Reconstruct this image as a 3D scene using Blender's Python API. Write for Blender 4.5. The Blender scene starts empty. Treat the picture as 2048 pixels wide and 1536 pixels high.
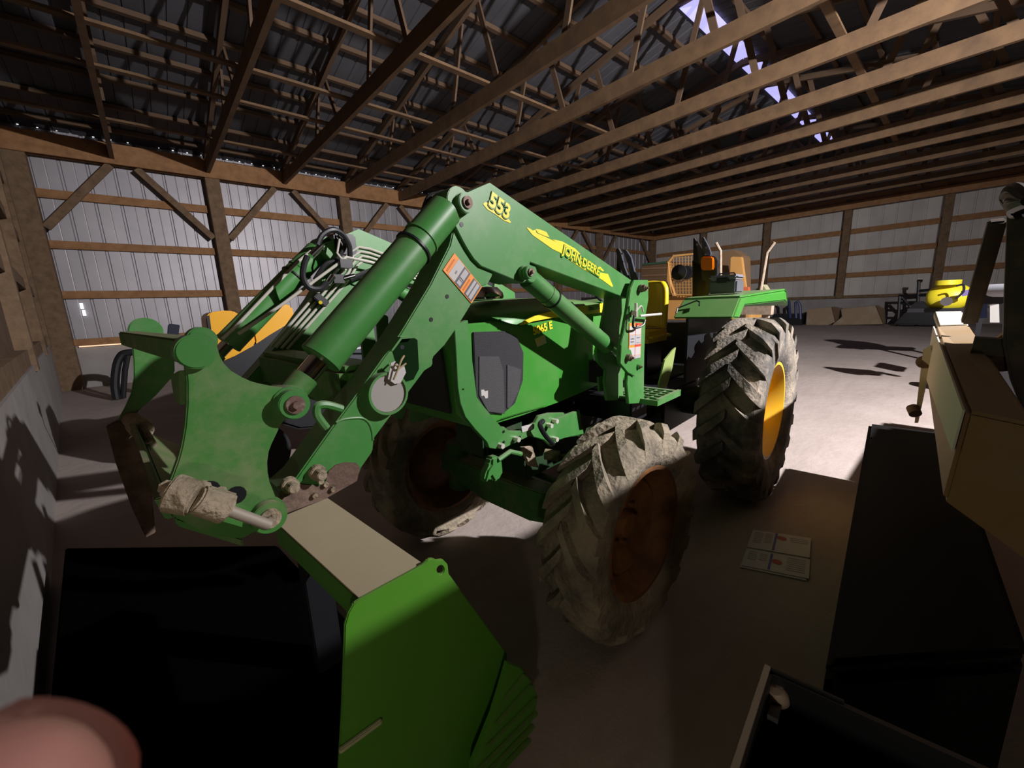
import bpy, bmesh, math, random
from mathutils import Vector, Matrix
from mathutils.geometry import tessellate_polygon
random.seed(7)
S = bpy.context.scene
R = math.radians
V = Vector
# ------------------------------------------------------------------ camera
FPX = 800.0; CX, CY = 1024.0, 768.0; CAMH = 1.67
yaw, pitch, roll = R(48.606), R(-11.225), R(-2.417)
fw = V((math.cos(yaw)*math.cos(pitch), math.sin(yaw)*math.cos(pitch), math.sin(pitch)))
rt = V((math.sin(yaw), -math.cos(yaw), 0)); up = rt.cross(fw)
rt2 = math.cos(roll)*rt + math.sin(roll)*up; up2 = -math.sin(roll)*rt + math.cos(roll)*up
CAM = V((0, 0, CAMH))
cd = bpy.data.cameras.new('camera'); cam = bpy.data.objects.new('camera', cd); S.collection.objects.link(cam)
cd.sensor_width = 36; cd.lens = 36*FPX/2048; cd.clip_start = 0.005; cd.clip_end = 200
m = Matrix((rt2, up2, -fw)).transposed().to_4x4(); m.translation = CAM; cam.matrix_world = m
cd.dof.use_dof = True; cd.dof.focus_distance = 4.0; cd.dof.aperture_fstop = cd.lens/0.6
S.camera = cam
# ------------------------------------------------------------------ world, light, exposure
S.view_settings.view_transform = 'Standard'; S.view_settings.look = 'None'
S.view_settings.exposure = 0.0; S.view_settings.gamma = 1.0
try: S.view_settings.use_curve_mapping = False
except Exception: pass
w = bpy.data.worlds.new('world'); S.world = w; w.use_nodes = True
w.node_tree.nodes['Background'].inputs[0].default_value = (0.55, 0.6, 0.75, 1)
w.node_tree.nodes['Background'].inputs[1].default_value = 0.02
LPOS = V((4.9, -4.0, 4.8))
ld = bpy.data.lights.new('flood_light', 'SPOT'); lo = bpy.data.objects.new('flood_light', ld); S.collection.objects.link(lo)
ld.energy = 5800; ld.spot_size = R(150); ld.spot_blend = 0.85; ld.shadow_soft_size = 0.06; ld.color = (1.0, 0.95, 0.96)
lo.location = LPOS
LDIR = V((0.40, 1.0, -0.34)).normalized()
lo.rotation_euler = LDIR.to_track_quat('-Z', 'Y').to_euler()
pd = bpy.data.lights.new('finger_fill', 'POINT'); po = bpy.data.objects.new('finger_fill', pd); S.collection.objects.link(po)  # weak fill lamp added beside the lens to brighten the fingertip
pd.energy = 0.0; pd.shadow_soft_size = 0.004; pd.color = (1.0, 0.93, 0.85)

bd = bpy.data.lights.new('fill_light', 'POINT'); bo = bpy.data.objects.new('fill_light', bd); S.collection.objects.link(bo)  # added fill lamp that lifts shaded faces near the camera; no bulb here
bd.energy = 12; bd.shadow_soft_size = 0.05; bd.color = (1.0, 0.9, 0.75); bo.location = (-0.6, -0.5, 1.0)

# ------------------------------------------------------------------ pixel helpers (2048x1536 frame -> real planes)
def ray(x, y): return fw + rt2*((x-CX)/FPX) - up2*((y-CY)/FPX)
def onz(x, y, z=0.0):
    d = ray(x, y); return CAM + d*((z-CAMH)/d.z)
def ony(x, y, Y):
    d = ray(x, y); return CAM + d*(Y/d.y)
def onx(x, y, X):
    d = ray(x, y); return CAM + d*(X/d.x)
TA = R(4); TF = V((-math.cos(TA), -math.sin(TA), 0)); TL = V((math.sin(TA), -math.cos(TA), 0)); TO = V((3.57, 1.87, 0))
def tl(P):
    d = P-TO; return V((d.dot(TF), d.dot(TL), d.z))
def tv(x, y, v):
    d = ray(x, y); t = (v-(CAM-TO).dot(TL))/d.dot(TL); return tl(CAM+d*t)
def tu(x, y, u):
    d = ray(x, y); t = (u-(CAM-TO).dot(TF))/d.dot(TF); return tl(CAM+d*t)

# ------------------------------------------------------------------ materials
MATS = {}
def mat(name, col, rough=0.5, metal=0.0, noise=None, bump=0.0, bscale=40, spec=0.5, emit=None, estr=0, coat=0, wave=None):
    """noise = (colour2, scale, low, high[, colour3 scale...])"""
    if name in MATS: return MATS[name]
    mt = bpy.data.materials.new(name); mt.use_nodes = True; nt = mt.node_tree; N = nt.nodes; Lk = nt.links
    b = N['Principled BSDF']; b.inputs['Roughness'].default_value = rough; b.inputs['Metallic'].default_value = metal
    b.inputs['Specular IOR Level'].default_value = spec
    if coat: b.inputs['Coat Weight'].default_value = coat
    b.inputs['Base Color'].default_value = (*col, 1)
    tc = N.new('ShaderNodeTexCoord')
    if noise:
        src = None
        layers = noise if isinstance(noise, list) else [noise]
        last = None
        for (c2, sc, lo_, hi_) in layers:
            n = N.new('ShaderNodeTexNoise'); n.inputs['Scale'].default_value = sc; n.inputs['Detail'].default_value = 8
            n.inputs['Roughness'].default_value = 0.65
            Lk.new(tc.outputs['Object'], n.inputs['Vector'])
            mr = N.new('ShaderNodeMapRange'); mr.inputs[1].default_value = lo_; mr.inputs[2].default_value = hi_
            Lk.new(n.outputs['Fac'], mr.inputs[0])
            mx = N.new('ShaderNodeMix'); mx.data_type = 'RGBA'
            Lk.new(mr.outputs[0], mx.inputs[0])
            if last is None: mx.inputs[6].default_value = (*col, 1)
            else: Lk.new(last, mx.inputs[6])
            mx.inputs[7].default_value = (*c2, 1); last = mx.outputs[2]
        Lk.new(last, b.inputs['Base Color'])
    if bump or wave:
        bp = N.new('ShaderNodeBump'); bp.inputs['Strength'].default_value = bump or 0.5; bp.inputs['Distance'].default_value = 0.02
        n = N.new('ShaderNodeTexNoise'); n.inputs['Scale'].default_value = bscale; n.inputs['Detail'].default_value = 6
        Lk.new(tc.outputs['Object'], n.inputs['Vector']); Lk.new(n.outputs['Fac'], bp.inputs['Height'])
        Lk.new(bp.outputs[0], b.inputs['Normal'])
    if emit:
        b.inputs['Emission Color'].default_value = (*emit, 1); b.inputs['Emission Strength'].default_value = estr
    MATS[name] = mt; return mt
def dusty(name, col, dust, amount, rough=0.45, scale=5, metal=0):
    """paint with settled dust on upward faces (dust keeps to the surface's own tops) and blotches"""
    if name in MATS: return MATS[name]
    mt = bpy.data.materials.new(name); mt.use_nodes = True; nt = mt.node_tree; N = nt.nodes; Lk = nt.links
    b = N['Principled BSDF']; b.inputs['Roughness'].default_value = rough; b.inputs['Metallic'].default_value = metal
    tc = N.new('ShaderNodeTexCoord'); n = N.new('ShaderNodeTexNoise'); n.inputs['Scale'].default_value = scale
    n.inputs['Detail'].default_value = 9; n.inputs['Roughness'].default_value = 0.7
    Lk.new(tc.outputs['Object'], n.inputs['Vector'])
    g = N.new('ShaderNodeNewGeometry'); sx = N.new('ShaderNodeSeparateXYZ'); Lk.new(g.outputs['Normal'], sx.inputs[0])
    mr = N.new('ShaderNodeMapRange'); mr.inputs[1].default_value = 0.45; mr.inputs[2].default_value = 0.85
    mr.inputs[3].default_value = 0; mr.inputs[4].default_value = amount
    Lk.new(n.outputs['Fac'], mr.inputs[0])
    m2 = N.new('ShaderNodeMapRange'); m2.inputs[1].default_value = 0.5; m2.inputs[2].default_value = 0.95; m2.inputs[3].default_value = 0; m2.inputs[4].default_value = 0.55
    Lk.new(sx.outputs['Z'], m2.inputs[0])
    ad = N.new('ShaderNodeMath'); ad.operation = 'ADD'; ad.use_clamp = True
    Lk.new(mr.outputs[0], ad.inputs[0]); Lk.new(m2.outputs[0], ad.inputs[1])
    mx = N.new('ShaderNodeMix'); mx.data_type = 'RGBA'; mx.inputs[6].default_value = (*col, 1); mx.inputs[7].default_value = (*dust, 1)
    Lk.new(ad.outputs[0], mx.inputs[0]); Lk.new(mx.outputs[2], b.inputs['Base Color'])
    MATS[name] = mt; return mt
GREEN = dusty('green_paint', (0.055, 0.23, 0.05), (0.30, 0.33, 0.22), 0.55, 0.42, 4)
GREENC = dusty('hood_green_paint', (0.05, 0.27, 0.035), (0.27, 0.31, 0.18), 0.35, 0.3, 3)
GREEND = dusty('muddy_green_paint', (0.05, 0.21, 0.035), (0.33, 0.28, 0.19), 0.8, 0.6, 6)
TANTOP = dusty('dust_covered_green', (0.40, 0.34, 0.21), (0.46, 0.39, 0.26), 0.6, 0.85, 7)
YEL = dusty('yellow_paint', (0.75, 0.47, 0.02), (0.5, 0.38, 0.15), 0.3, 0.4, 6)
YELS = mat('yellow_vinyl', (0.80, 0.60, 0.02), 0.35)
DECAL = mat('yellow_decal', (0.85, 0.68, 0.03), 0.4)
BLACK = mat('black_paint', (0.012, 0.013, 0.016), 0.4)
BLACKM = mat('black_mesh_screen', (0.03, 0.03, 0.035), 0.65, bump=0.5, bscale=300)
GREYM = mat('dusty_grey_screen', (0.07, 0.07, 0.075), 0.7, bump=0.5, bscale=350)
ROPSM = mat('blue_grey_steel', (0.09, 0.10, 0.13), 0.35, 0.3)
CHROME = mat('chrome', (0.75, 0.75, 0.78), 0.12, 1.0)
ZINC = mat('zinc_tube', (0.72, 0.70, 0.62), 0.35, 0.35)
HOSE = mat('black_hose', (0.015, 0.015, 0.018), 0.45)
RUST = mat('rusty_brown_steel', (0.13, 0.08, 0.06), 0.75, noise=((0.28, 0.20, 0.15), 14, .45, .75), bump=0.3, bscale=60)
MUD = mat('dried_mud', (0.40, 0.33, 0.24), 0.95, noise=((0.22, 0.17, 0.11), 18, .4, .7), bump=1.0, bscale=35)
PIN = mat('dirty_pin_steel', (0.16, 0.10, 0.08), 0.6, 0.3, noise=((0.35, 0.28, 0.22), 50, .5, .7))
TYRE = mat('muddy_rubber', (0.10, 0.093, 0.085), 0.92, noise=[((0.36, 0.30, 0.23), 3.5, .42, .66), ((0.055, 0.05, 0.045), 11, .55, .75)], bump=0.6, bscale=45)
TYREF = mat('mud_caked_rubber', (0.16, 0.14, 0.11), 0.95, noise=[((0.37, 0.31, 0.22), 4.5, .35, .6), ((0.07, 0.06, 0.05), 12, .6, .8)], bump=0.8, bscale=35)
RIMY = dusty('yellow_rim_paint', (0.72, 0.42, 0.02), (0.45, 0.33, 0.16), 0.5, 0.45, 6)
RIMO = mat('rusty_orange_rim', (0.30, 0.13, 0.035), 0.7, noise=((0.14, 0.06, 0.03), 6, .4, .65), bump=0.3, bscale=40)
AMBER = mat('amber_lens', (0.75, 0.20, 0.01), 0.3)
REDL = mat('red_paint', (0.5, 0.03, 0.02), 0.5)
WHITE = mat('white_label', (0.5, 0.48, 0.47), 0.6)
ORANGE = mat('orange_label', (0.85, 0.28, 0.03), 0.5)
GREYL = mat('label_grey', (0.10, 0.095, 0.11), 0.5)
GREYT = mat('label_text_grey', (0.42, 0.41, 0.42), 0.5)
REDP = mat('label_red', (0.65, 0.06, 0.04), 0.5)
BLUEP = mat('label_blue', (0.03, 0.06, 0.35), 0.5)
WOOD = mat('lumber', (0.36, 0.185, 0.075), 0.75, noise=((0.24, 0.115, 0.045), 5, .4, .7), bump=0.2, bscale=30)
WOODP = mat('weathered_post_lumber', (0.21, 0.135, 0.075), 0.8, noise=((0.12, 0.075, 0.04), 6, .4, .7), bump=0.2, bscale=30)
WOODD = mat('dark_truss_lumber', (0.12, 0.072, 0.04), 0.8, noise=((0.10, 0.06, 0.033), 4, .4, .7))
STEELP = mat('grey_wall_paint', (0.5, 0.5, 0.5), 0.5)
CONC = mat('pale_concrete', (0.36, 0.34, 0.33), 0.85, noise=((0.27, 0.25, 0.235), 1.2, .35, .7), bump=0.15, bscale=12)

def sheet_mat(name, axis, pitch_, col, rough, metal, col2):
    if name in MATS: return MATS[name]
    mt = bpy.data.materials.new(name); mt.use_nodes = True; nt = mt.node_tree; N = nt.nodes; Lk = nt.links
    b = N['Principled BSDF']; b.inputs['Roughness'].default_value = rough; b.inputs['Metallic'].default_value = metal
    tc = N.new('ShaderNodeTexCoord'); sx = N.new('ShaderNodeSeparateXYZ'); Lk.new(tc.outputs['Object'], sx.inputs[0])
    a = N.new('ShaderNodeMath'); a.operation = 'DIVIDE'; a.inputs[1].default_value = pitch_; Lk.new(sx.outputs[axis], a.inputs[0])
    f = N.new('ShaderNodeMath'); f.operation = 'FLOOR'; Lk.new(a.outputs[0], f.inputs[0])
    wn = N.new('ShaderNodeTexWhiteNoise'); wn.noise_dimensions = '1D'; Lk.new(f.outputs[0], wn.inputs['W'])
    n = N.new('ShaderNodeTexNoise'); n.inputs['Scale'].default_value = 1.3; n.inputs['Detail'].default_value = 7; Lk.new(tc.outputs['Object'], n.inputs['Vector'])
    s = N.new('ShaderNodeMath'); s.operation = 'MULTIPLY_ADD'; s.inputs[1].default_value = 0.35; Lk.new(wn.outputs['Value'], s.inputs[0]); Lk.new(n.outputs['Fac'], s.inputs[2])
    mr = N.new('ShaderNodeMapRange'); mr.inputs[1].default_value = 0.4; mr.inputs[2].default_value = 0.95; Lk.new(s.outputs[0], mr.inputs[0])
    mx = N.new('ShaderNodeMix'); mx.data_type = 'RGBA'; mx.inputs[6].default_value = (*col, 1); mx.inputs[7].default_value = (*col2, 1)
    Lk.new(mr.outputs[0], mx.inputs[0]); Lk.new(mx.outputs[2], b.inputs['Base Color'])
    MATS[name] = mt; return mt
SHEETA = sheet_mat('galvanised_wall_sheet', 'X', 1.96, (0.40, 0.385, 0.41), 0.45, 0.35, (0.31, 0.30, 0.32))
SHEETB = sheet_mat('dull_wall_sheet', 'Y', 0.915, (0.62, 0.59, 0.55), 0.6, 0.0, (0.48, 0.455, 0.43))
SHEETR = sheet_mat('roof_sheet', 'X', 0.915, (0.10, 0.10, 0.115), 0.7, 0.0, (0.06, 0.06, 0.068))

def floor_mat():
    mt = bpy.data.materials.new('dusty_dirt_floor'); mt.use_nodes = True; nt = mt.node_tree; N = nt.nodes; Lk = nt.links
    b = N['Principled BSDF']; b.inputs['Roughness'].default_value = 0.95
    tc = N.new('ShaderNodeTexCoord')
    def noise(sc, det=8, r=.6, st=None):
        n = N.new('ShaderNodeTexNoise'); n.inputs['Scale'].default_value = sc; n.inputs['Detail'].default_value = det; n.inputs['Roughness'].default_value = r
        if st:
            mp = N.new('ShaderNodeMapping'); mp.inputs['Scale'].default_value = st; mp.inputs['Rotation'].default_value = (0, 0, R(42)); Lk.new(tc.outputs['Object'], mp.inputs[0]); Lk.new(mp.outputs[0], n.inputs['Vector'])
        else: Lk.new(tc.outputs['Object'], n.inputs['Vector'])
        return n
    n1 = noise(0.8); n2 = noise(1.0, 10, .7, (1.2, 6, 1))
    cr = N.new('ShaderNodeMapRange'); cr.inputs[1].default_value = .35; cr.inputs[2].default_value = .7; Lk.new(n1.outputs['Fac'], cr.inputs[0])
    mx = N.new('ShaderNodeMix'); mx.data_type = 'RGBA'; mx.inputs[6].default_value = (0.43, 0.365, 0.335, 1); mx.inputs[7].default_value = (0.34, 0.285, 0.255, 1)
    Lk.new(cr.outputs[0], mx.inputs[0])
    c2 = N.new('ShaderNodeMapRange'); c2.inputs[1].default_value = .5; c2.inputs[2].default_value = .75; c2.inputs[4].default_value = .5; Lk.new(n2.outputs['Fac'], c2.inputs[0])
    m2 = N.new('ShaderNodeMix'); m2.data_type = 'RGBA'; Lk.new(c2.outputs[0], m2.inputs[0]); Lk.new(mx.outputs[2], m2.inputs[6]); m2.inputs[7].default_value = (0.27, 0.22, 0.195, 1)
    Lk.new(m2.outputs[2], b.inputs['Base Color'])
    bp = N.new('ShaderNodeBump'); bp.inputs['Strength'].default_value = .35; bp.inputs['Distance'].default_value = .04
    n3 = noise(7, 10, .65); Lk.new(n3.outputs['Fac'], bp.inputs['Height']); Lk.new(bp.outputs[0], b.inputs['Normal'])
    return mt
FLOOR = floor_mat()

# ------------------------------------------------------------------ mesh builder
class MB:
    def __init__(s): s.v = []; s.f = []
    def add(s, vs, fs):
        o = len(s.v); s.v += [tuple(q) for q in vs]; s.f += [tuple(i+o for i in f) for f in fs]
    def box(s, x0, x1, y0, y1, z0, z1, M=None):
        c = [V((x, y, z)) for z in (z0, z1) for y in (y0, y1) for x in (x0, x1)]
        if M: c = [M @ q for q in c]
        s.add(c, [(0, 2, 3, 1), (4, 5, 7, 6), (0, 1, 5, 4), (2, 6, 7, 3), (0, 4, 6, 2), (1, 3, 7, 5)]); return s
    def beam(s, a, b, wd, ht, side=None):
        """rectangular bar from a to b; wd across 'side', ht the other way"""
        a, b = V(a), V(b); d = (b-a).normalized()
        side = V(side) if side else (V((0, 0, 1)).cross(d) if abs(d.z) < .95 else V((1, 0, 0)))
        side = (side - d*side.dot(d)).normalized(); o = side.cross(d)
        c = []
        for p_ in (a, b):
            for i, j in ((-1, -1), (1, -1), (1, 1), (-1, 1)): c.append(p_+side*(i*wd/2)+o*(j*ht/2))
        s.add(c, [(3, 2, 1, 0), (4, 5, 6, 7), (0, 1, 5, 4), (1, 2, 6, 5), (2, 3, 7, 6), (3, 0, 4, 7)]); return s
    def cyl(s, a, b, r1, r2=None, n=20, caps=True):
        a, b = V(a), V(b); r2 = r1 if r2 is None else r2; d = (b-a).normalized()
        e = d.orthogonal().normalized(); g = d.cross(e); c = []
        for p_, r in ((a, r1), (b, r2)):
            for i in range(n):
                t = 2*math.pi*i/n; c.append(p_+(e*math.cos(t)+g*math.sin(t))*r)
        f = [(i, (i+1) % n, n+(i+1) % n, n+i) for i in range(n)]
        if caps: f += [tuple(reversed(range(n))), tuple(range(n, 2*n))]
        s.add(c, f); return s
    def tube(s, pts, r, n=8):
        pts = [V(q) for q in pts]; rings = []; e = None
        for i, q in enumerate(pts):
            d = ((pts[min(i+1, len(pts)-1)]-q).normalized() + (q-pts[max(i-1, 0)]).normalized()).normalized()
            e = (d.orthogonal() if e is None else (e-d*e.dot(d))).normalized(); g = d.cross(e)
            rings.append([q+(e*math.cos(2*math.pi*k/n)+g*math.sin(2*math.pi*k/n))*(r[i] if isinstance(r, (list, tuple)) else r) for k in range(n)])
        c = [x for rg in rings for x in rg]; f = []
        for i in range(len(pts)-1):
            for k in range(n): f.append((i*n+k, i*n+(k+1) % n, (i+1)*n+(k+1) % n, (i+1)*n+k))
        f += [tuple(reversed(range(n))), tuple(range((len(pts)-1)*n, len(pts)*n))]
        s.add(c, f); return s
    def prism(s, poly, ext, holes=()):
        """poly: 3D points of a planar outline, ext: thickness vector, holes: inner outlines"""
        loops = [[V(q) for q in poly]]+[[V(q) for q in h] for h in holes]; ext = V(ext)
        flat = [q for l in loops for q in l]; tri = tessellate_polygon(loops); n = len(flat)
        f = [tuple(t) for t in tri]+[tuple(i+n for i in reversed(t)) for t in tri]
        o = 0
        for l in loops:
            k = len(l)
            for i in range(k): f.append((o+i, o+(i+1) % k, n+o+(i+1) % k, n+o+i))
            o += k
        s.add(flat+[q+ext for q in flat], f); return s
    def lathe(s, prof, origin=(0, 0, 0), axis=(0, 1, 0), n=48, closed=False):
        """prof: (radius, along-axis)"""
        o = V(origin); a = V(axis).normalized(); e = a.orthogonal().normalized(); g = a.cross(e); c = []
        for i in range(n):
            t = 2*math.pi*i/n; dr = e*math.cos(t)+g*math.sin(t)
            for r, h in prof: c.append(o+dr*r+a*h)
        k = len(prof); f = []
        for i in range(n):
            for j in range(k if closed else k-1):
                j2 = (j+1) % k; i2 = (i+1) % n
                f.append((i*k+j, i*k+j2, i2*k+j2, i2*k+j))
        s.add(c, f); return s
    def build(s, name, mt, parent=None, smooth=True, bevel=0, sub=0, kind=None, label=None):
        me = bpy.data.meshes.new(name); me.from_pydata(s.v, [], s.f); me.validate(); me.update()
        bm = bmesh.new(); bm.from_mesh(me); bmesh.ops.recalc_face_normals(bm, faces=bm.faces)
        if bevel:
            ed = [e for e in bm.edges if len(e.link_faces) == 2 and e.calc_face_angle(0) > 0.5]
            bmesh.ops.bevel(bm, geom=ed, offset=bevel, segments=2, affect='EDGES', clamp_overlap=True)
        for f in bm.faces: f.smooth = smooth
        for e in bm.edges:
            if len(e.link_faces) == 2 and e.calc_face_angle(0) > R(35): e.smooth = False
        bm.to_mesh(me); bm.free(); me.materials.append(mt)
        o = bpy.data.objects.new(name, me); S.collection.objects.link(o)
        if parent: o.parent = parent
        if sub:
            md = o.modifiers.new('sub', 'SUBSURF'); md.levels = sub; md.render_levels = sub
        if kind: o['kind'] = kind
        if label: o['label'] = label
        return o
def tag(o, label, cat, group=None):
    o['label'] = label; o['category'] = cat
    if group: o['group'] = group
    return o
def empty(name, loc, rz, label, cat, group=None):
    o = bpy.data.objects.new(name, None); S.collection.objects.link(o); o.location = loc; o.rotation_euler = (0, 0, rz); o.empty_display_size = .1
    return tag(o, label, cat, group)
def put(o, loc, rz=0):
    """move a mesh's origin to loc (vertices are in world space)"""
    M = Matrix.Translation(V(loc)) @ Matrix.Rotation(rz, 4, 'Z'); o.data.transform(M.inverted()); o.matrix_world = M; return o
def circ(c, r, a, b, n=20, t0=0):
    c, a, b = V(c), V(a), V(b); return [c+a*(r*math.cos(t0+2*math.pi*i/n))+b*(r*math.sin(t0+2*math.pi*i/n)) for i in range(n)]
def spline(pts, k=6):
    pts = [V(q) for q in pts]; out = []
    for i in range(len(pts)-1):
        p0 = pts[max(i-1, 0)]; p1 = pts[i]; p2 = pts[i+1]; p3 = pts[min(i+2, len(pts)-1)]
        for j in range(k):
            t = j/k; out.append(.5*((2*p1)+(-p0+p2)*t+(2*p0-5*p1+4*p2-p3)*t*t+(-p0+3*p1-3*p2+p3)*t**3))
    return out+[pts[-1]]
def text_mesh(name, s, size, mt, o, xdir, ydir, parent, depth=.0012, bold=0.0, label=None):
    """flat lettering standing on a plane: o = baseline start, xdir along the text, ydir up"""
    cu = bpy.data.curves.new(name, 'FONT'); cu.body = s; cu.size = size; cu.extrude = depth/2; cu.offset = bold
    t = bpy.data.objects.new(name, cu); S.collection.objects.link(t)
    me = bpy.data.meshes.new_from_object(t); bpy.data.objects.remove(t)
    X = V(xdir).normalized(); Y = V(ydir); Y = (Y-X*Y.dot(X)).normalized(); Z = X.cross(Y)
    M = Matrix((X, Y, Z)).transposed().to_4x4(); M.translation = V(o); me.transform(M); me.materials.clear(); me.materials.append(mt)
    ob = bpy.data.objects.new(name, me); S.collection.objects.link(ob); ob.parent = parent
    if label: ob['label'] = label
    return ob

# ================================================================== THE BARN
X0, X1 = -1.85, 27.0; YA, YR = 15.1, -5.1; YRG = 5.0; ZE = 6.1; ZR = 8.15
fm = MB(); fm.box(-12, 27.3, -8, 16, -0.2, 0.0); fm.build('floor', FLOOR, kind='structure', smooth=False)
def ribbed(mb, a, b, z0, z1, nrm, pitch_=.49, dep=.03):
    """sheet metal wall between a and b with real ribs standing towards nrm"""
    a, b, nrm = V(a), V(b), V(nrm); L = (b-a).length; d = (b-a)/L; n = int(L/pitch_); pts = [(0, 0)]
    for i in range(n+1):
        c = i*pitch_
        for off, h in ((-.035, 0), (-.017, 1), (.017, 1), (.035, 0)):
            if 0 < c+off < L: pts.append((c+off, h))
        for off in (.235,):
            if c+off+.03 < L: pts += [(c+off, 0), (c+off+.012, .10), (c+off+.024, 0)]
    pts.append((L, 0))
    c = []
    for s_, h in pts:
        q = a+d*s_-nrm*(dep*h); c += [V((q.x, q.y, z0)), V((q.x, q.y, z1))]
    f = [(2*i, 2*i+2, 2*i+3, 2*i+1) for i in range(len(pts)-1)]
    mb.add(c, f)
    o = -nrm*.06
    q0, q1 = a+o, b+o; mb.add([V((q0.x, q0.y, z0)), V((q1.x, q1.y, z0)), V((q1.x, q1.y, z1)), V((q0.x, q0.y, z1))], [(0, 1, 2, 3)])
wa = MB(); ribbed(wa, (-3, YA+.12, 0), (X1, YA+.12, 0), 1.1, 6.5, (0, -1, 0)); wa.build('wall_left', SHEETA, kind='structure', smooth=False)
wb = MB(); ribbed(wb, (X1+.12, YR, 0), (X1+.12, YA+.1, 0), 1.3, 8.6, (-1, 0, 0)); wb.build('wall_back', SHEETB, kind='structure', smooth=False)
cw = MB(); cw.box(-2, X1, YA, YA+.2, -.1, 1.12); cw.build('baseboard_left', CONC, kind='structure', smooth=False)
cw = MB(); cw.box(X1, X1+.2, YR, YA, -.1, 1.33); cw.build('baseboard_back', CONC, kind='structure', smooth=False)
cw = MB(); cw.box(-12, X1+.2, YR-.2, YR, -.1, 6.2); cw.build('wall_right', WOODD, kind='structure', smooth=False)
# wall_front: the near end wall, concrete below, boards above; slightly out of square as in the photograph
WC0 = V((-1.95, YA+.1, 0)); WC1 = V((-0.87, 4.87, 0)); wdir = (WC1-WC0).normalized(); WC2 = V((-0.40, 0.45, 0))
wn = V((wdir.y, -wdir.x, 0)); wn = wn if wn.x > 0 else -wn
def wallc(u0, u1, z0, z1, th, off=0):
    a = WC0+wdir*u0; b = WC0+wdir*u1
    return MB().prism([a+wn*off+V((0, 0, z0)), b+wn*off+V((0, 0, z0)), b+wn*off+V((0, 0, z1)), a+wn*off+V((0, 0, z1))], -wn*th)
LC = (WC1-WC0).length
wallc(0, LC+4.45, -.1, 1.18, .2).build('baseboard_front', CONC, kind='structure', smooth=False)
wallc(0, LC+4.45, 1.18, 8.2, .1, -.12).build('wall_front', mat('dark_wall_boards', (0.15, 0.095, 0.06), .8, noise=((0.09, 0.06, 0.04), 3, .4, .7)), kind='structure', smooth=False)
# the rest of the hall behind the photographer
MB().box(-12.2, -12, YR, 3, -.1, 8.4).build('wall_behind', WOODD, kind='structure', smooth=False)
MB().box(-12, -.42, 0.35, .45, -.1, 8.4).build('wall_return', WOODD, kind='structure', smooth=False)
# roof sheets, left and right slope
def zroof(y): return ZE+(YA-y)/(YA-YRG)*(ZR-ZE) if y > YRG else ZE+(y-YR)/(YRG-YR)*(ZR-ZE)
def roof(y0, y1, nm):
    mb = MB(); n = int((X1+12)/.305); pts = []
    for i in range(n+1):
        x = -12+i*.305; pts += [(x-.03, 0), (x-.015, .02), (x+.015, .02), (x+.03, 0)]
    c = []
    for x, h in pts: c += [V((x, y0, zroof(y0)+.16+h)), V((x, y1, zroof(y1)+.16+h))]
    mb.add(c, [(2*i, 2*i+2, 2*i+3, 2*i+1) for i in range(len(pts)-1)])
    mb.add([V((-12, y0, zroof(y0)+.3)), V((X1+.2, y0, zroof(y0)+.3)), V((X1+.2, y1, zroof(y1)+.3)), V((-12, y1, zroof(y1)+.3))], [(0, 1, 2, 3)])
    return mb.build(nm, SHEETR, kind='structure', smooth=False)
roof(YA+.15, YRG+.2, 'ceiling'); roof(YRG-.2, YR-.1, 'ceiling.001')
# translucent daylight strip along the ridge (far part only), plain ridge cap over the rest
SKY = mat('translucent_ridge_panel', (0.6, 0.6, 0.8), .4, emit=(0.50, 0.48, 1.0), estr=1.0)
capm = MB()
capm.box(-12, 10.2, YRG-.25, YRG+.25, ZR+.2, ZR+.22); capm.box(23.5, X1, YRG-.25, YRG+.25, ZR+.2, ZR+.22); capm.build('trim_1', SHEETR, kind='structure', smooth=False)
sk = MB()
for i in range(7):
    x = 10.3+i*1.95-.05; sk.box(x, x+1.75, YRG-.24, YRG+.24, ZR+.055, ZR+.065)
sk.build('window_1', SKY, kind='structure', smooth=False)
sk = MB()
for i in range(7): sk.box(10.2+i*1.95-.12, 10.2+i*1.95+.1, YRG-.2, YRG+.2, ZR+.1, ZR+.2)
sk.box(10.1, 23.6, YRG-.30, YRG-.24, ZR+.12, ZR+.2); sk.box(10.1, 23.6, YRG+.24, YRG+.30, ZR+.12, ZR+.2)
sk.build('trim_2', WOODD, kind='structure', smooth=False)
# daylight leaking through rib gaps at the left eave
DOT = mat('daylight_gap', (.8, .8, .8), .5, emit=(.95, .97, 1), estr=1.4)
dm = MB()
for i in range(46):
    x = -1.55+i*.31+random.uniform(-.01, .01)
    if random.random() < .1 or x > 12: continue
    r = random.uniform(.012, .02); dm.box(x-r, x+r, YA+.07, YA+.09, 6.25-r*.8, 6.25+r*.8)
for (x, y) in ((163, 612), (168, 626)):
    q = ony(x, y, YA+.05); dm.box(q.x-.03, q.x+.03, YA+.06, YA+.07, q.z-.07, q.z+.07)
dm.build('trim_3', DOT, kind='structure', smooth=False)

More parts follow.
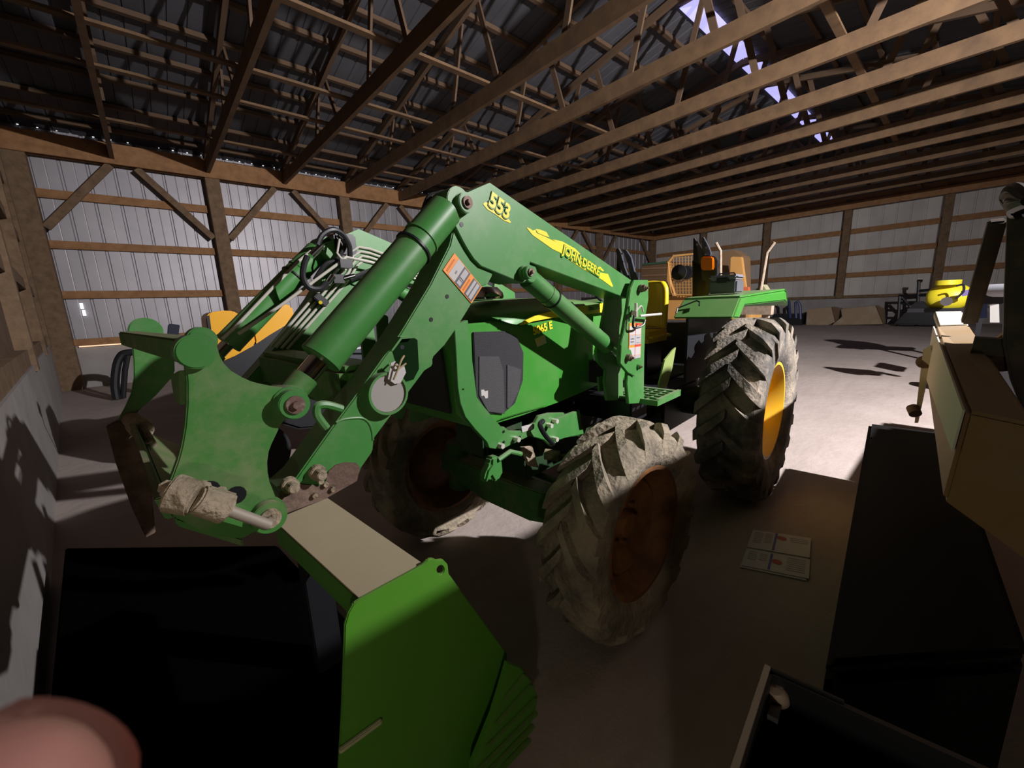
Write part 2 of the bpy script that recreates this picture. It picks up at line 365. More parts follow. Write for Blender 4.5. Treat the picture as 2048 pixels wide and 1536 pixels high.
# posts, header, girts, braces of the left wall
ORD = ['first', 'second', 'third', 'fourth', 'fifth', 'sixth', 'seventh', 'eighth', 'ninth', 'tenth', 'eleventh', 'twelfth', 'thirteenth', 'fourteenth', 'fifteenth', 'sixteenth', 'seventeenth']
postx = [-1.74+3.72*i for i in range(8)]; postx[0] = -1.72; postx[-1] = 26.7
for i, x in enumerate(postx):
    wd = .17 if i else .2
    o = MB().box(x-wd, x+wd, YA-.28, YA+.02, 0, 5.95).build('wall_post', WOODP, smooth=False, bevel=.008); put(o, (x, YA-.13, 0))
    tag(o, f'bare wooden barn post against the left metal wall, {ORD[i]} from the near corner', 'post', 'posts of the left wall')
    for s_ in (-1, 1):
        x2 = x+s_*1.6
        if not (X0 < x2 < X1-.2): continue
        o = MB().beam((x+s_*(wd+.035), YA-.2, 3.93), (x2, YA-.2, 5.55), .07, .16, (0, 1, 0)).build('knee_brace', WOODP, smooth=False); put(o, (x, YA-.2, 3.9))
        tag(o, f'diagonal wooden brace rising {"right" if s_ > 0 else "left"} from the {ORD[i]} post of the left wall', 'brace', 'knee braces of the left wall')
for j, (z, h) in enumerate(((4.76, .2), (3.58, .19), (2.37, .19))):
    o = MB().box(X0, X1-.05, YA+.0, YA+.08, z-h/2, z+h/2).build('wall_girt', WOOD, smooth=False, bevel=.006); put(o, (12.5, YA+.04, z))
    tag(o, f'long horizontal board across the left metal wall, {("uppermost", "middle", "lowest")[j]} of the three', 'board', 'horizontal boards of the left wall')
o = MB().box(X0-.1, X1-.05, YA-.34, YA-.28, 5.56, 6.04).box(X0-.1, X1-.05, YA-.02, YA+.06, 5.6, 6.0).build('header_beam', WOOD, smooth=False, bevel=.008); put(o, (12.5, YA-.3, 5.8))
tag(o, 'wide orange-brown wooden header beam along the top of the left wall', 'beam')
o = MB().box(X0, X1-.05, YA-.08, YA+.05, 1.1, 1.26).build('sill_board', WOOD, smooth=False, bevel=.006); put(o, (12.5, YA, 1.18))
tag(o, 'low sill board on the concrete base of the left wall', 'board')
# a strip of daylight under the sill at the near corner
MB().box(-1.45, 1.6, YA-.10, YA-.085, 1.055, 1.085).build('trim_4', mat('daylight_crack', (.8, .5, .3), .5, emit=(1, .62, .38), estr=1.0), kind='structure', smooth=False)
# back wall timber
for i, y in enumerate((11.6, 8.05, 4.5, 1.05, -2.5)):
    o = MB().box(X1-.22, X1+.02, y-.15, y+.15, 1.3, 6.1).build('wall_post', WOODP, smooth=False, bevel=.008); put(o, (X1-.13, y, 1.3))
    tag(o, f'dark wooden post against the back wall, {ORD[i]} from the far left corner', 'post', 'posts of the back wall')
for j, z in enumerate((4.56, 3.5, 2.43)):
    o = MB().box(X1-.0, X1+.07, YR, YA-.3, z-.12, z+.12).build('wall_girt', WOOD, smooth=False); put(o, (X1, 5, z))
    tag(o, f'horizontal board across the back wall, {("uppermost", "middle", "lowest")[j]} of the three', 'board', 'horizontal boards of the back wall')
o = MB().box(X1-.12, X1+.02, YR, YA-.3, 1.28, 1.42).build('sill_board', WOODP, smooth=False); put(o, (X1, 5, 1.35))
tag(o, 'thin dark sill board on the pale concrete base of the back wall', 'board')
for k, (z, xo) in enumerate(((5.75, .35), (6.05, .1))):
    o = MB().box(X1-xo-.08, X1-xo, YR, YA-.3, z-.16, z+.16).build('header_beam', WOOD, smooth=False); put(o, (X1-xo, 5, z))
    tag(o, f'{("lower", "upper")[k]} wooden beam running along the top of the back wall', 'beam')
# near-corner timbers on the front wall
for k, (u0, wd, z0, z1) in enumerate(((.6, .32, 1.1, 6), (3.6, .26, 1.1, 6.2), (7.3, .26, 1.1, 6.2))):
    o = wallc(u0, u0+wd, z0, z1, .2, .03).build('wall_post', WOODP, smooth=False); put(o, WC0+wdir*u0+V((0, 0, z0)))
    tag(o, f'wooden post standing on the concrete base at the left edge, {("nearest the corner", "second from the corner", "third from the corner")[k]}', 'post', 'posts of the front wall')
for k, z in enumerate((1.27, 2.4, 3.6, 4.8)):
    o = wallc(.2, LC+2, z-.1, z+.1, .12, -.02).build('wall_girt', WOODP, smooth=False); put(o, WC0+wdir*.2+V((0, 0, z)))
    tag(o, f'dim horizontal board on the wall at the left edge, {ORD[k]} from the bottom', 'board', 'boards of the front wall')

# trusses
WEBT = MB().box(-.5, .5, -.045, .045, -.02, .02)
webmesh = None
def truss(i, x):
    global tr0
    t = empty('roof_truss', (x, YA-.15, 5.8), 0, f'wooden roof truss spanning the barn, {ORD[i]} counting away from the camera', 'truss', 'roof trusses')
    return t
trparts = []
def truss_parts(t):
    ys = [YA-.1-(YA-YR-.2)*k/12 for k in range(13)]
    oy = YA-.15; zc = 0.0
    def L(y, z): return V((0, y-oy, z-5.8))
    out = []
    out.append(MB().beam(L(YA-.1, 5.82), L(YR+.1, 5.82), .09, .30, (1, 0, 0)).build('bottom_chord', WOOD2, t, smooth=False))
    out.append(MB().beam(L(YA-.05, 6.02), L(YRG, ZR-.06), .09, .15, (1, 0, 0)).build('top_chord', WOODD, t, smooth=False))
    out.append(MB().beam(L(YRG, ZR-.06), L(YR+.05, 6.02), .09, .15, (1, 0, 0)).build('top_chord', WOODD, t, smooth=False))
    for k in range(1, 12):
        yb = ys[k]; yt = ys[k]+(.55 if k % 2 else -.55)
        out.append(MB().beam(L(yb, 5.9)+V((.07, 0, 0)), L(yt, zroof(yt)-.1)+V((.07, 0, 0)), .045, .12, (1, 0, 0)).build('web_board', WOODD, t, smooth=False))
    return out
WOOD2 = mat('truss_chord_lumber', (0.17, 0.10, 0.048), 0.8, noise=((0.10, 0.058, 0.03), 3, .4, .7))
tx = [-2.0+1.95*i for i in range(-1, 14)]
t0 = None
for i, x in enumerate([q for q in tx if q < 26.5]):
    t = truss(i, x)
    if t0 is None: t0 = t; pr = truss_parts(t)
    else:
        for q in pr:
            c = q.copy(); S.collection.objects.link(c); c.parent = t
# purlins and lateral braces
def longboard(name, y, z, wd, ht, label, cat, group, mt, x0=-3.5, x1=26.9):
    o = MB().box(x0, x1, y-wd/2, y+wd/2, z-ht/2, z+ht/2).build(name, mt, smooth=False); put(o, ((x0+x1)/2, y, z)); tag(o, label, cat, group); return o
k = 0
PURL = [YA-.5-i*.98 for i in range(10)]
for i, y in enumerate(PURL):
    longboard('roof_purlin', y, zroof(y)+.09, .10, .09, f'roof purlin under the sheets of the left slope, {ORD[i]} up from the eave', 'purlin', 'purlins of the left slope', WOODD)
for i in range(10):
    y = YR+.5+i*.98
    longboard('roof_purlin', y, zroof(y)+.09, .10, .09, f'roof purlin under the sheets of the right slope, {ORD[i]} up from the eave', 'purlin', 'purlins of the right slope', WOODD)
for i, y in enumerate((13.0, 10.5, 9.1, 6.9, 2.0, -1.2)):
    longboard('lateral_brace', y, 6.0, .13, .045, f'long thin board lying on top of the truss chords, {ORD[i]} from the left wall', 'board', 'lateral boards on the trusses', WOOD2)

# flood lamp that lights the hall, hung from the right side of the roof
fl = empty('flood_lamp', LPOS+V((0, -.12, 0)), 0, 'flood lamp hanging from the roof on the right side of the barn', 'lamp')
dq = V((0, 1, 0))
MB().box(-.22, .22, -.12, .02, -.16, .16).build('housing', BLACK, fl, bevel=.01)
MB().box(-.2, .2, .02, .03, -.14, .14).build('lens', mat('lamp_glass', (.9, .9, .85), .2, emit=(1, .95, .9), estr=3), fl)
MB().beam((0, -.06, .16), (0, -.06, 1.0), .04, .04).build('hanger', BLACK, fl)
# ================================================================== THE TRACTOR
T = empty('loader_tractor', TO, R(184), 'green farm tractor with raised front loader and yellow seat in the middle of the barn', 'tractor')
def pv(pts, v): return [tv(x, y, v) for x, y in pts]
def plate(pts, v, th, holes=()):
    """outline read off the photograph at the plane v; the plate's real thickness runs inward"""
    return MB().prism(pv(pts, v), (0, -th, 0), [pv(h, v) for h in holes])
def rnd(c, rx, n=10, ry=None, t0=0):
    ry = ry or rx; return [(c[0]+rx*math.cos(t0+2*math.pi*i/n), c[1]+ry*math.sin(t0+2*math.pi*i/n)) for i in range(n)]
Y_ = V((0, 1, 0))

# ---- wheels
def tyre(name, R_, W, rimr, mt, lugs, ld_, parent, c, v_s, steer=0, rimmt=RIMY):
    mb = MB(); h = W/2
    prof = [(rimr, -h*.70), (rimr+.03, -h*.86), (rimr+(R_-rimr)*.35, -h*1.0), (rimr+(R_-rimr)*.68, -h*.99), (R_-ld_*1.35, -h*.86), (R_-ld_*1.02, -h*.62), (R_-ld_, -h*.2),
            (R_-ld_, h*.2), (R_-ld_*1.02, h*.62), (R_-ld_*1.35, h*.86), (rimr+(R_-rimr)*.68, h*.99), (rimr+(R_-rimr)*.35, h*1.0), (rimr+.03, h*.86), (rimr, h*.70), (rimr-.02, h*.5), (rimr-.02, -h*.5)]
    mb.lathe(prof, n=64, closed=True)
    for k in range(lugs):
        for s_ in (-1, 1):
            th0 = 2*math.pi*(k+(0 if s_ > 0 else .5))/lugs
            secs = []
            m_ = 7
            for j in range(m_+1):
                q = j/m_; ax = s_*(-.04*W+q*(h*1.0+.04*W)); th = th0 - (q**.9)*(.30/R_*.75)   # chevron sweeps backwards
                rtop = R_ if q < .75 else R_-(q-.75)*4*ld_*1.0
                rbot = R_-ld_*1.5 if q < .75 else R_-ld_*(2.2+(q-.75)*6)
                half = (.026+.012*q)/R_*(1 if W < .35 else 1.25)
                sk_ = .012/R_
                secs.append([(rbot, th-half-sk_, ax), (rtop, th-half, ax), (rtop, th+half, ax), (rbot, th+half+sk_, ax)])
            vs = [V((r*math.cos(t_), a_, r*math.sin(t_))) for s4 in secs for (r, t_, a_) in s4]; fs = []
            for j in range(m_):
                for e in range(4): fs.append((j*4+e, j*4+(e+1) % 4, (j+1)*4+(e+1) % 4, (j+1)*4+e))
            fs += [(3, 2, 1, 0), tuple(m_*4+e for e in range(4))]
            mb.add(vs, fs)
    o = mb.build(name, mt, parent, smooth=True)
    M = Matrix.Translation(V(c)) @ Matrix.Rotation(steer, 4, 'Z')
    o.location = c; o.rotation_euler = (0, 0, steer)
    # rim: lipped barrel, dished centre, hub and wheel bolts
    rb = MB(); s_ = v_s
    rb.lathe([(rimr+.012, s_*h*.72), (rimr+.018, s_*h*.80), (rimr-.005, s_*h*.80), (rimr-.03, s_*h*.6), (rimr-.05, s_*h*.35), (rimr-.07, s_*h*.05), (rimr-.05, -s_*h*.35), (rimr-.005, -s_*h*.8), (rimr+.018, -s_*h*.8), (rimr+.0, -s_*h*.6), (rimr-.03, s_*h*.05), (rimr-.0, s_*h*.6)], n=56, closed=True)
    rb.lathe([(rimr-.055, s_*h*.12), (rimr*.74, s_*h*.22), (rimr*.55, -s_*h*.05), (rimr*.40, -s_*h*.1), (0.001, -s_*h*.1), (.001, -s_*h*.1-s_*.02), (rimr*.42, -s_*h*.1-s_*.02), (rimr*.76, s_*h*.12), (rimr-.055, s_*h*.05)], n=56, closed=True)
    rb.build('rim', rimmt, o, smooth=True)
    hb = MB(); hb.cyl((0, -s_*h*.12, 0), (0, s_*h*.22, 0), rimr*.24, rimr*.2)
    for k in range(8):
        t_ = 2*math.pi*k/8; x, z = rimr*.33*math.cos(t_), rimr*.33*math.sin(t_); hb.cyl((x, -s_*h*.12, z), (x, s_*h*.05, z), .014, n=6)
    hb.build('wheel_hub', rimmt, o)
    return o
RFR, RRR = .545, .745
tyre('rear_tire', RRR, .42, .38, TYRE, 20, .05, T, (0, .76, RRR-.005), 1)
tyre('rear_tire', RRR, .42, .38, TYRE, 20, .05, T, (0, -.76, RRR-.005), -1)
tyre('front_tire', RFR, .31, .32, TYREF, 17, .04, T, (1.97, .69, RFR-.005), 1, R(-2), RIMO)
tyre('front_tire', RFR, .33, .33, TYREF, 17, .04, T, (2.06, -.80, RFR-.005), -1, R(-4), RIMO)

# ---- chassis
ch = MB(); ch.box(.35, 2.1, -.14, .14, .66, .95).box(-.35, .45, -.22, .22, .5, 1.0).box(2.1, 2.4, -.13, .13, .88, 1.1)
ch.cyl((0, -.62, RRR), (0, .62, RRR), .13, n=16)
ch.build('chassis', dusty('chassis_dark_green', (.012, .045, .012), (.10, .09, .06), .5, .6, 5), T, bevel=.02)
ax = MB(); ax.prism([(2.04, -.62, .56), (2.04, -.2, .46), (2.04, .2, .46), (2.04, .62, .56), (2.04, .62, .68), (2.04, .2, .66), (2.04, -.2, .66), (2.04, -.62, .68)], (.13, 0, 0))
for s_ in (-1, 1): ax.cyl((2.08, s_*.52, .42), (2.08, s_*.52, .76), .085); ax.cyl((2.03, s_*.5, .55), (2.0, s_*.60, .55), .10)
ax.cyl((1.93, -.5, .62), (1.93, .5, .62), .022)
ax.build('front_axle', dusty('axle_green', (.05, .2, .04), (.30, .25, .17), .8, .6, 8), T, bevel=.008)

# ---- hood
secs = [  # u, half width, z bottom, z top
    (2.64, .22, 1.20, 1.52), (2.60, .27, 1.14, 1.60), (2.50, .295, 1.13, 1.66), (2.3, .305, 1.13, 1.695), (2.0, .31, 1.14, 1.705), (1.7, .31, 1.16, 1.69), (1.45, .31, 1.18, 1.665)]
vs = []; K = 13
for u, hw, zb, zt in secs:
    for k in range(K):
        a = math.pi*k/(K-1); cx = math.cos(a); sz = math.sin(a)
        y = hw*math.copysign(abs(cx)**.35, cx) if abs(cx) > 1e-6 else 0; z = zb+(zt-zb)*(abs(sz)**.33)
        if k in (0, K-1): y = math.copysign(hw, cx); z = zb
        vs.append((u, y, z))
fs = [(i*K+k, i*K+k+1, (i+1)*K+k+1, (i+1)*K+k) for i in range(len(secs)-1) for k in range(K-1)]
fs += [tuple(range(K)), tuple(reversed(range((len(secs)-1)*K, len(secs)*K)))] + [(i*K, (i+1)*K, (i+1)*K+K-1, i*K+K-1) for i in range(len(secs)-1)]
hood = MB(); hood.add(vs, fs); hood.build('hood', GREENC, T)
HV = .318
# rounded side panel that swells out below the badge, for each side
side = [(930, 648), (985, 643), (1040, 650), (1100, 640), (1148, 652), (1150, 690), (1132, 742), (1100, 800), (1092, 812), (1040, 826), (1000, 838), (982, 846), (955, 840), (940, 760)]
sp = pv(side, HV)
for s_ in (1, -1):
    MB().prism([V((q.x, s_*(HV+.012), q.z)) for q in sp], (0, -s_*.03, 0)).build('side_panel', GREENC, T, bevel=.006)
    scr = pv([(940, 664), (1003, 662), (1028, 674), (1041, 705), (1040, 760), (1024, 806), (1000, 826), (965, 826), (945, 790)], HV)
    f_ = MB().prism([V((q.x, s_*(HV+.022), q.z)) for q in scr], (0, -s_*.012, 0)).build('side_screen', BLACKM, T, bevel=.003, label='black mesh side screen')
    for pp in ([(950, 712), (990, 712), (999, 740), (1002, 826), (968, 822), (950, 790)], [(1006, 728), (1035, 738), (1030, 780), (1012, 815), (1006, 815)]):
        MB().prism([V((q.x, s_*(HV+.027), q.z)) for q in pv(pp, HV)], (0, -s_*.006, 0)).build('screen_panel', GREYM, f_, bevel=.002)
# rear cowl behind the hood with the thin seam, dash
MB().prism([(1.44, -.3, 1.14), (1.44, .3, 1.14), (1.44, .3, 1.6), (1.44, .22, 1.665), (1.44, -.22, 1.665), (1.44, -.3, 1.6)], (-.22, 0, 0)).build('cowl', GREENC, T, bevel=.015)
dsh = MB(); dsh.prism([(1.25, -.26, 1.1), (1.25, .26, 1.1), (1.25, .26, 1.58), (1.25, -.26, 1.58)], (-.22, 0, 0)); dsh.cyl((1.1, 0, 1.5), (.86, 0, 1.68), .03); dsh.build('dashboard', BLACK, T, bevel=.02)
stw = MB(); n = 28
cst = V((.82, 0, 1.70)); axs = V((-.5, 0, .86)).normalized(); e1 = V((0, 1, 0)); e2 = axs.cross(e1)
stw.tube([cst+e1*(.2*math.cos(2*math.pi*i/n))+e2*(.2*math.sin(2*math.pi*i/n)) for i in range(n+1)], .013)
for i in range(3): stw.beam(cst-axs*.03, cst+e1*(.19*math.cos(2.09*i))+e2*(.19*math.sin(2.09*i)), .03, .01)
stw.build('steering_wheel', BLACK, T)
# grille at the nose
g = MB(); g.prism([(2.645, -.2, 1.2), (2.645, .2, 1.2), (2.65, .17, 1.5), (2.65, -.17, 1.5)], (.012, 0, 0)); g.build('grille', BLACKM, T, bevel=.004)
# stripe and badges
sv = HV+.016
def dec(pts, mt, v, par, name='decal', th=.002, label=None, side_=1): 
    return MB().prism([V((q.x, v, q.z)) for q in pv(pts, v)], (0, -th*1.0, 0)).build(name, mt, par, smooth=False, label=label)
dec([(1040, 650), (1050, 641), (1070, 632), (1098, 624), (1150, 614), (1224, 604), (1224, 622), (1150, 632), (1102, 636), (1065, 643), (1052, 648)], DECAL, HV+.013, T, 'hood_stripe', .008, label='yellow hood stripe')
def lettering(s, p0, p1, hpx, v, mt, name, par, up_=(0, 0, 1), bold=0.0, label=None):
    a, b = tv(*p0, v), tv(*p1, v); d = b-a; L = d.length
    cu = bpy.data.curves.new('tmp', 'FONT'); cu.body = s; cu.size = 1; ob = bpy.data.objects.new('tmp', cu); S.collection.objects.link(ob)
    bpy.context.view_layer.update(); wd = ob.dimensions.x; bpy.data.objects.remove(ob)
    return text_mesh(name, s, L/wd, mt, a, d, up_, par, depth=.003, bold=bold*L/wd, label=label)
lettering('5065 E', (1067, 670), (1104, 657), 12, HV+.016, DECAL, 'model_number', T, bold=.03)
lettering('DEERE', (1178, 622), (1199, 617), 6, HV+.017, GREENC, 'hood_lettering', T, bold=.02)
dec([(1070, 678), (1090, 669), (1093, 686), (1075, 694)], mat('pale_sticker', (.55, .6, .35), .5), HV+.015, T, 'dealer_sticker')
dec([(1071, 679), (1074, 688), (1078, 678), (1081, 684), (1082, 672), (1079, 676), (1075, 682)], YELS, HV+.0165, T, 'dealer_mark')
dec([(962, 780), (968, 779), (970, 783), (976, 781), (976, 796), (971, 797), (968, 791), (963, 792)], WHITE, HV+.0288, T, 'screen_sticker')
# pre-cleaner / muffler cap on the hood, far side
mc = MB(); mc.lathe([(.001, .06), (.05, .055), (.075, .03), (.08, .01), (.075, 0), (.001, 0)], origin=(2.36, .16, 1.70), axis=(0, 0, 1), n=24); mc.build('air_cap', CHROME, T)
# ---- grille guard brackets and side rails
gb = [(909, 650), (936, 640), (941, 690), (948, 745), (954, 794), (962, 806), (982, 830), (1002, 853), (1000, 880), (992, 898), (979, 896), (974, 884), (950, 858), (931, 834), (921, 807), (916, 775), (912, 700)]
gr_ = pv(gb, .40)
hole = [tv(x, y, .40) for x, y in rnd((926, 779), 2, 8)]
for s_ in (1, -1):
    fl_ = lambda q: V((q.x, s_*.40, q.z))
    MB().prism([fl_(q) for q in gr_], (0, -s_*.025, 0), [[fl_(q) for q in hole]]).build('guard_bracket', GREEN, T, bevel=.003)
    rl = pv([(992, 864), (1008, 853), (1018, 862), (1040, 862), (1070, 846), (1078, 832), (1100, 826), (1110, 838), (1160, 820), (1168, 868), (1130, 876), (1118, 880), (1104, 894), (1088, 880), (1060, 872), (1030, 886), (1010, 896), (990, 898)], .36)
    MB().prism([V((q.x, s_*.36, q.z)) for q in rl], (0, -s_*.02, 0)).build('side_rail', GREEN, T, bevel=.003)
for (x, y, r) in ((997, 890, 4.5), (1029, 877, 4.5), (1106, 841, 4), (1095, 850, 4), (1106, 877, 4), (1007, 863, 2), (1007, 884, 2), (1039, 874, 2)):
    q = tv(x, y, .36); MB().cyl(q, q+V((0, .03 if r > 3 else .003, 0)), .013 if r > 3 else .007, n=6).build('bolt', ZINC if r > 3 else BLACK, T)
dec([(1043, 853), (1064, 848), (1065, 858), (1045, 865)], WHITE, .364, T, 'serial_plate')
sw = MB(); sw.tube(spline([tv(1086, 842, .40), tv(1080, 850, .41), tv(1090, 870, .41), tv(1106, 888, .40)]), .013); sw.build('bar', BLACK, T)
# front tie rod, draglink and dangling green coupling
MB().tube([tv(1112, 912, .30), tv(1160, 915, .45)], .012).cyl(tv(1090, 908, .26), tv(1118, 912, .33), .03).build('tie_rod', dusty('rod_green', (.12, .16, .06), (.4, .33, .22), .9, .7, 20), T)
MB().prism(pv([(1045, 895), (1064, 890), (1074, 925), (1078, 936), (1060, 932)], .3), (0, -.02, 0)).build('drop_link', MUD, T)
cl = pv([(984, 916), (998, 911), (1006, 925), (1008, 945), (1000, 960), (990, 965), (984, 955), (974, 968), (970, 962), (976, 940), (983, 930)], .33)
MB().prism(cl, (0, -.05, 0)).build('tow_hook', GREEN, T, bevel=.01)
MB().tube([tv(996, 920, .33), tv(1020, 903, .33), tv(1042, 908, .33)], .012).build('hook_arm', GREEN, T)
# engine bits seen in the gap behind the hood
eng = MB(); eng.box(1.2, 1.95, -.2, .2, .86, 1.16); eng.cyl((1.5, .2, 1.08), (1.5, .29, 1.08), .07); eng.cyl((1.72, .15, 1.2), (1.72, .27, 1.2), .05); eng.build('engine', BLACK, T, bevel=.01)
vb = MB()
for k in range(5): vb.box(1.55+k*.035, 1.575+k*.035, .30, .40, 1.2, 1.33)
vb.build('valve_block', BLACK, T, bevel=.004)
vf = MB()
for k in range(5): vf.cyl((1.56+k*.035, .34, 1.33), (1.56+k*.035, .34, 1.37), .01, n=8); vf.tube(spline([V((1.56+k*.035, .41, 1.22)), V((1.6+k*.02, .44, 1.15)), V((1.5, .38, 1.05+k*.02))]), .007)
vf.build('fittings', CHROME, T)
MB().prism(pv([(1197, 754), (1210, 752), (1212, 782), (1199, 783)], .42), (0, -.012, 0), [pv(rnd((1204, 762), 2, 6), .42)]).prism(pv([(1211, 740), (1231, 750), (1243, 745), (1243, 756), (1222, 764), (1211, 770)], .41), (0, -.015, 0)).build('valve_bracket', GREEN, T, bevel=.003)
bl_ = pv([(1076, 832), (1100, 826), (1157, 825), (1160, 845), (1168, 870), (1128, 876), (1120, 884), (1100, 888)], .30)
MB().prism(bl_, (0, -.02, 0)).build('frame_plate', GREEN, T, bevel=.004)

# ---- loader: near arm outline is read once, the far arm is the same arm on the other side
boom1 = [(980, 365), (1262, 560), (1260, 580), (1255, 597), (1060, 524), (1060, 540), (1056, 558), (1047, 565), (1035, 562), (989, 543), (962, 532), (948, 518), (935, 498), (925, 480), (919, 468), (910, 450), (897, 430), (893, 415), (898, 403), (910, 396)]
boom2 = [(908, 455), (925, 458), (945, 485), (975, 520), (986, 550), (975, 570), (961, 574), (941, 612), (914, 656), (890, 690), (866, 715), (866, 731), (850, 741), (800, 808), (770, 848), (748, 878), (746, 903), (723, 936), (714, 962), (650, 998), (556, 1033), (554, 1005), (560, 985), (594, 954), (662, 858), (730, 767), (801, 667), (860, 570), (900, 490)]
AV = .545; AT = .11
pb1 = pv(boom1, AV+.012); pb2 = pv(boom2, AV)
boomparts = []
for s_ in (1, -1):
    f1 = [V((q.x, s_*(AV+.012), q.z)) for q in pb1]; f2 = [V((q.x, s_*AV, q.z)) for q in pb2]
    a1 = MB().prism(f1, (0, -s_*(AT+.024), 0)).build('loader_boom', GREEN, T, bevel=.004)
    a2 = MB().prism(f2, (0, -s_*AT, 0)).build('lower_boom', GREEN, T, bevel=.004)
    boomparts.append((a1, a2))
a1, a2 = boomparts[0]
def boss(x, y, v, r, len_, name='pivot_pin', par=T, mt=GREEN, inner=PIN):
    q = tv(x, y, v); b = MB().cyl(q-V((0, .02, 0)), q+V((0, len_, 0)), r, n=24).cyl(q+V((0, len_*.1, 0)), q+V((0, len_*.5, 0)), r*1.12, n=24)
    o = b.build(name, mt, par, bevel=.002)
    MB().cyl(q+V((0, len_-.005, 0)), q+V((0, len_+.006, 0)), r*.62, n=20).cyl(q+V((0, len_, 0)), q+V((0, len_+.016, 0)), r*.3, n=6).build('pin_end', inner, o, bevel=.001)
    return o
for s_ in (1, -1):
    pass
boss(918, 410, AV+.012, .031, .04); boss(1045, 546, AV+.012, .024, .04); boss(574, 803, .58, .034, .055); boss(530, 1025, .58, .037, .04, inner=MUD, mt=GREEND)
for (x, y) in ((939, 401), (923, 449)):
    q = tv(x, y, AV+.012); MB().cyl(q, q+V((0, .0015, 0)), .008, n=10).build('hole', BLACK, a1)
for (x, y) in ((894, 593), (862, 639), (804, 694)):
    q = tv(x, y, AV); MB().cyl(q, q+V((0, .0015, 0)), .007, n=10).build('hole', BLACK, a2)
# pocket as a flat patch, its shade painted in, and the round cross-tube end with its paper tag
dec([(785, 703), (803, 678), (829, 676), (835, 680), (838, 738), (827, 759), (804, 766), (795, 735)], mat('recess_shade_green', (.006, .02, .006), .95, spec=.05), AV+.001, a2, 'recess_shade', .002)
pk = pv([(785, 703), (790, 697), (804, 678), (829, 676), (829, 673), (802, 674), (783, 700)], AV+.02); MB().prism(pk, (0, -.02, 0)).build('recess_lip', GREEN, a2)
q = tv(768, 785, AV)
ring = MB(); ring.lathe([(.062, -.02), (.062, .03), (.055, .03), (.055, .006), (.0005, .006), (.0005, -.02)], origin=q, n=36, closed=False)
ring.build('tube_end', GREEN, a2)
MB().cyl(q+V((0, .012, 0)), q+V((0, .024, 0)), .054, n=36).build('end_plug', mat('dull_grey_plug', (.32, .30, .28), .6), a2, label='round dull grey plug in the tube end')
tg = pv([(776, 758), (782, 726), (790, 722), (800, 733), (808, 729), (812, 745), (802, 765), (790, 768)], AV+.035)
MB().prism(tg, (0, -.003, 0)).build('hang_tag', WHITE, a2, smooth=False)
MB().tube(spline([tv(787, 760, AV+.045), tv(796, 738, AV+.05), tv(802, 722, AV+.05), tv(808, 712, AV+.04)]), .003).tube([tv(790, 728, AV+.045), tv(798, 737, AV+.045), tv(812, 727, AV+.045)], .003).build('twine', mat('jute_twine', (.4, .3, .17), .9), a2)
# hook loop on the boom edge, weld seam, worn bare steel at the tip with mud-caked bolts
hk = spline([tv(684, 818, AV), tv(655, 810, AV), (tv(636, 812, AV)), tv(634, 828, AV), tv(642, 842, AV), tv(653, 856, AV)])
MB().tube(hk, .011).build('hose_hook', GREEN, a2)
MB().tube(spline([tv(672, 845, AV), tv(690, 838, AV), tv(722, 836, AV), tv(737, 845, AV), tv(744, 862, AV), tv(746, 880, AV)]), .0035).build('weld_seam', GREEN, a2)
dec([(556, 1033), (554, 1005), (560, 985), (596, 968), (640, 972), (652, 962), (658, 942), (672, 930), (690, 925), (712, 926), (720, 935), (714, 962), (650, 998)], RUST, AV+.004, a2, 'worn_tip', .004, label='bare rusty steel where the green paint has worn off')
for (x, y) in ((577, 968), (632, 943)):
    q = tv(x, y, AV); MB().cyl(q, q+V((0, .045, 0)), .016, .013, n=12).cyl(q, q+V((0, .02, 0)), .021, n=12).build('grease_boss', MUD, a2, bevel=.002)
for (x, y) in ((650, 968), (664, 977), (640, 962), (628, 990)):
    q = tv(x, y, AV+.004); MB().cyl(q, q+V((0, .01, 0)), .007, n=8).build('mud_lump', MUD, a2)
# cross tube between the arms, gussets
mid = tv(768, 785, AV); ct = MB(); ct.box(mid.x-.075, mid.x+.075, -AV+.1, AV-.1, mid.z-.07, mid.z+.075); ct.build('cross_tube', GREEND, T, bevel=.02)
# far side small lug plate and near inner lugs
MB().prism(pv([(753, 634), (770, 628), (777, 634), (777, 650), (767, 672), (757, 684)], -.2), (0, -.015, 0), [pv(rnd((759, 641), 2.2, 8), -.2)]).build('lug_plate', GREEN, T, bevel=.003)
MB().prism(pv([(990, 560), (1030, 585), (1032, 605), (985, 600)], -.3), (0, -.02, 0)).build('lug_plate', GREEN, T, bevel=.003)

# hydraulic cylinders: (pin A px, pin B px), barrel from the upper end
def hyd(Au, Av_, Bu, Bv, r, frac, v, name, neck=False, s_=1):
    A, B = V(Au), V(Bu); d = (B-A).normalized(); L = (B-A).length
    E_ = A+d*L*frac
    b = MB(); b.cyl(A+d*.03, E_, r, n=28); b.cyl(A+d*.16, A+d*.17, r*1.06, n=28); b.cyl(E_-d*.012, E_, r*1.02, n=28)
    b.cyl(A-Y_*.045, A+Y_*.045, r*.85, n=20)
    o = b.build(name, GREEN, T, bevel=.002)
    MB().cyl(A+d*.205, A+d*.212, r*1.1, n=24).build('clamp_band', BLACK, o)
    MB().cyl(E_-d*.02, B-d*.05, r*.5, n=20).build('piston_rod', CHROME, o)
    MB().cyl(B-Y_*.04, B+Y_*.04, r*.75, n=18).cyl(B-d*.075, B, r*.62, n=16).build('rod_eye', GREEND, o, bevel=.002)
    return o
CA = tv(893, 412, .51); CB = tv(572, 800, .53)
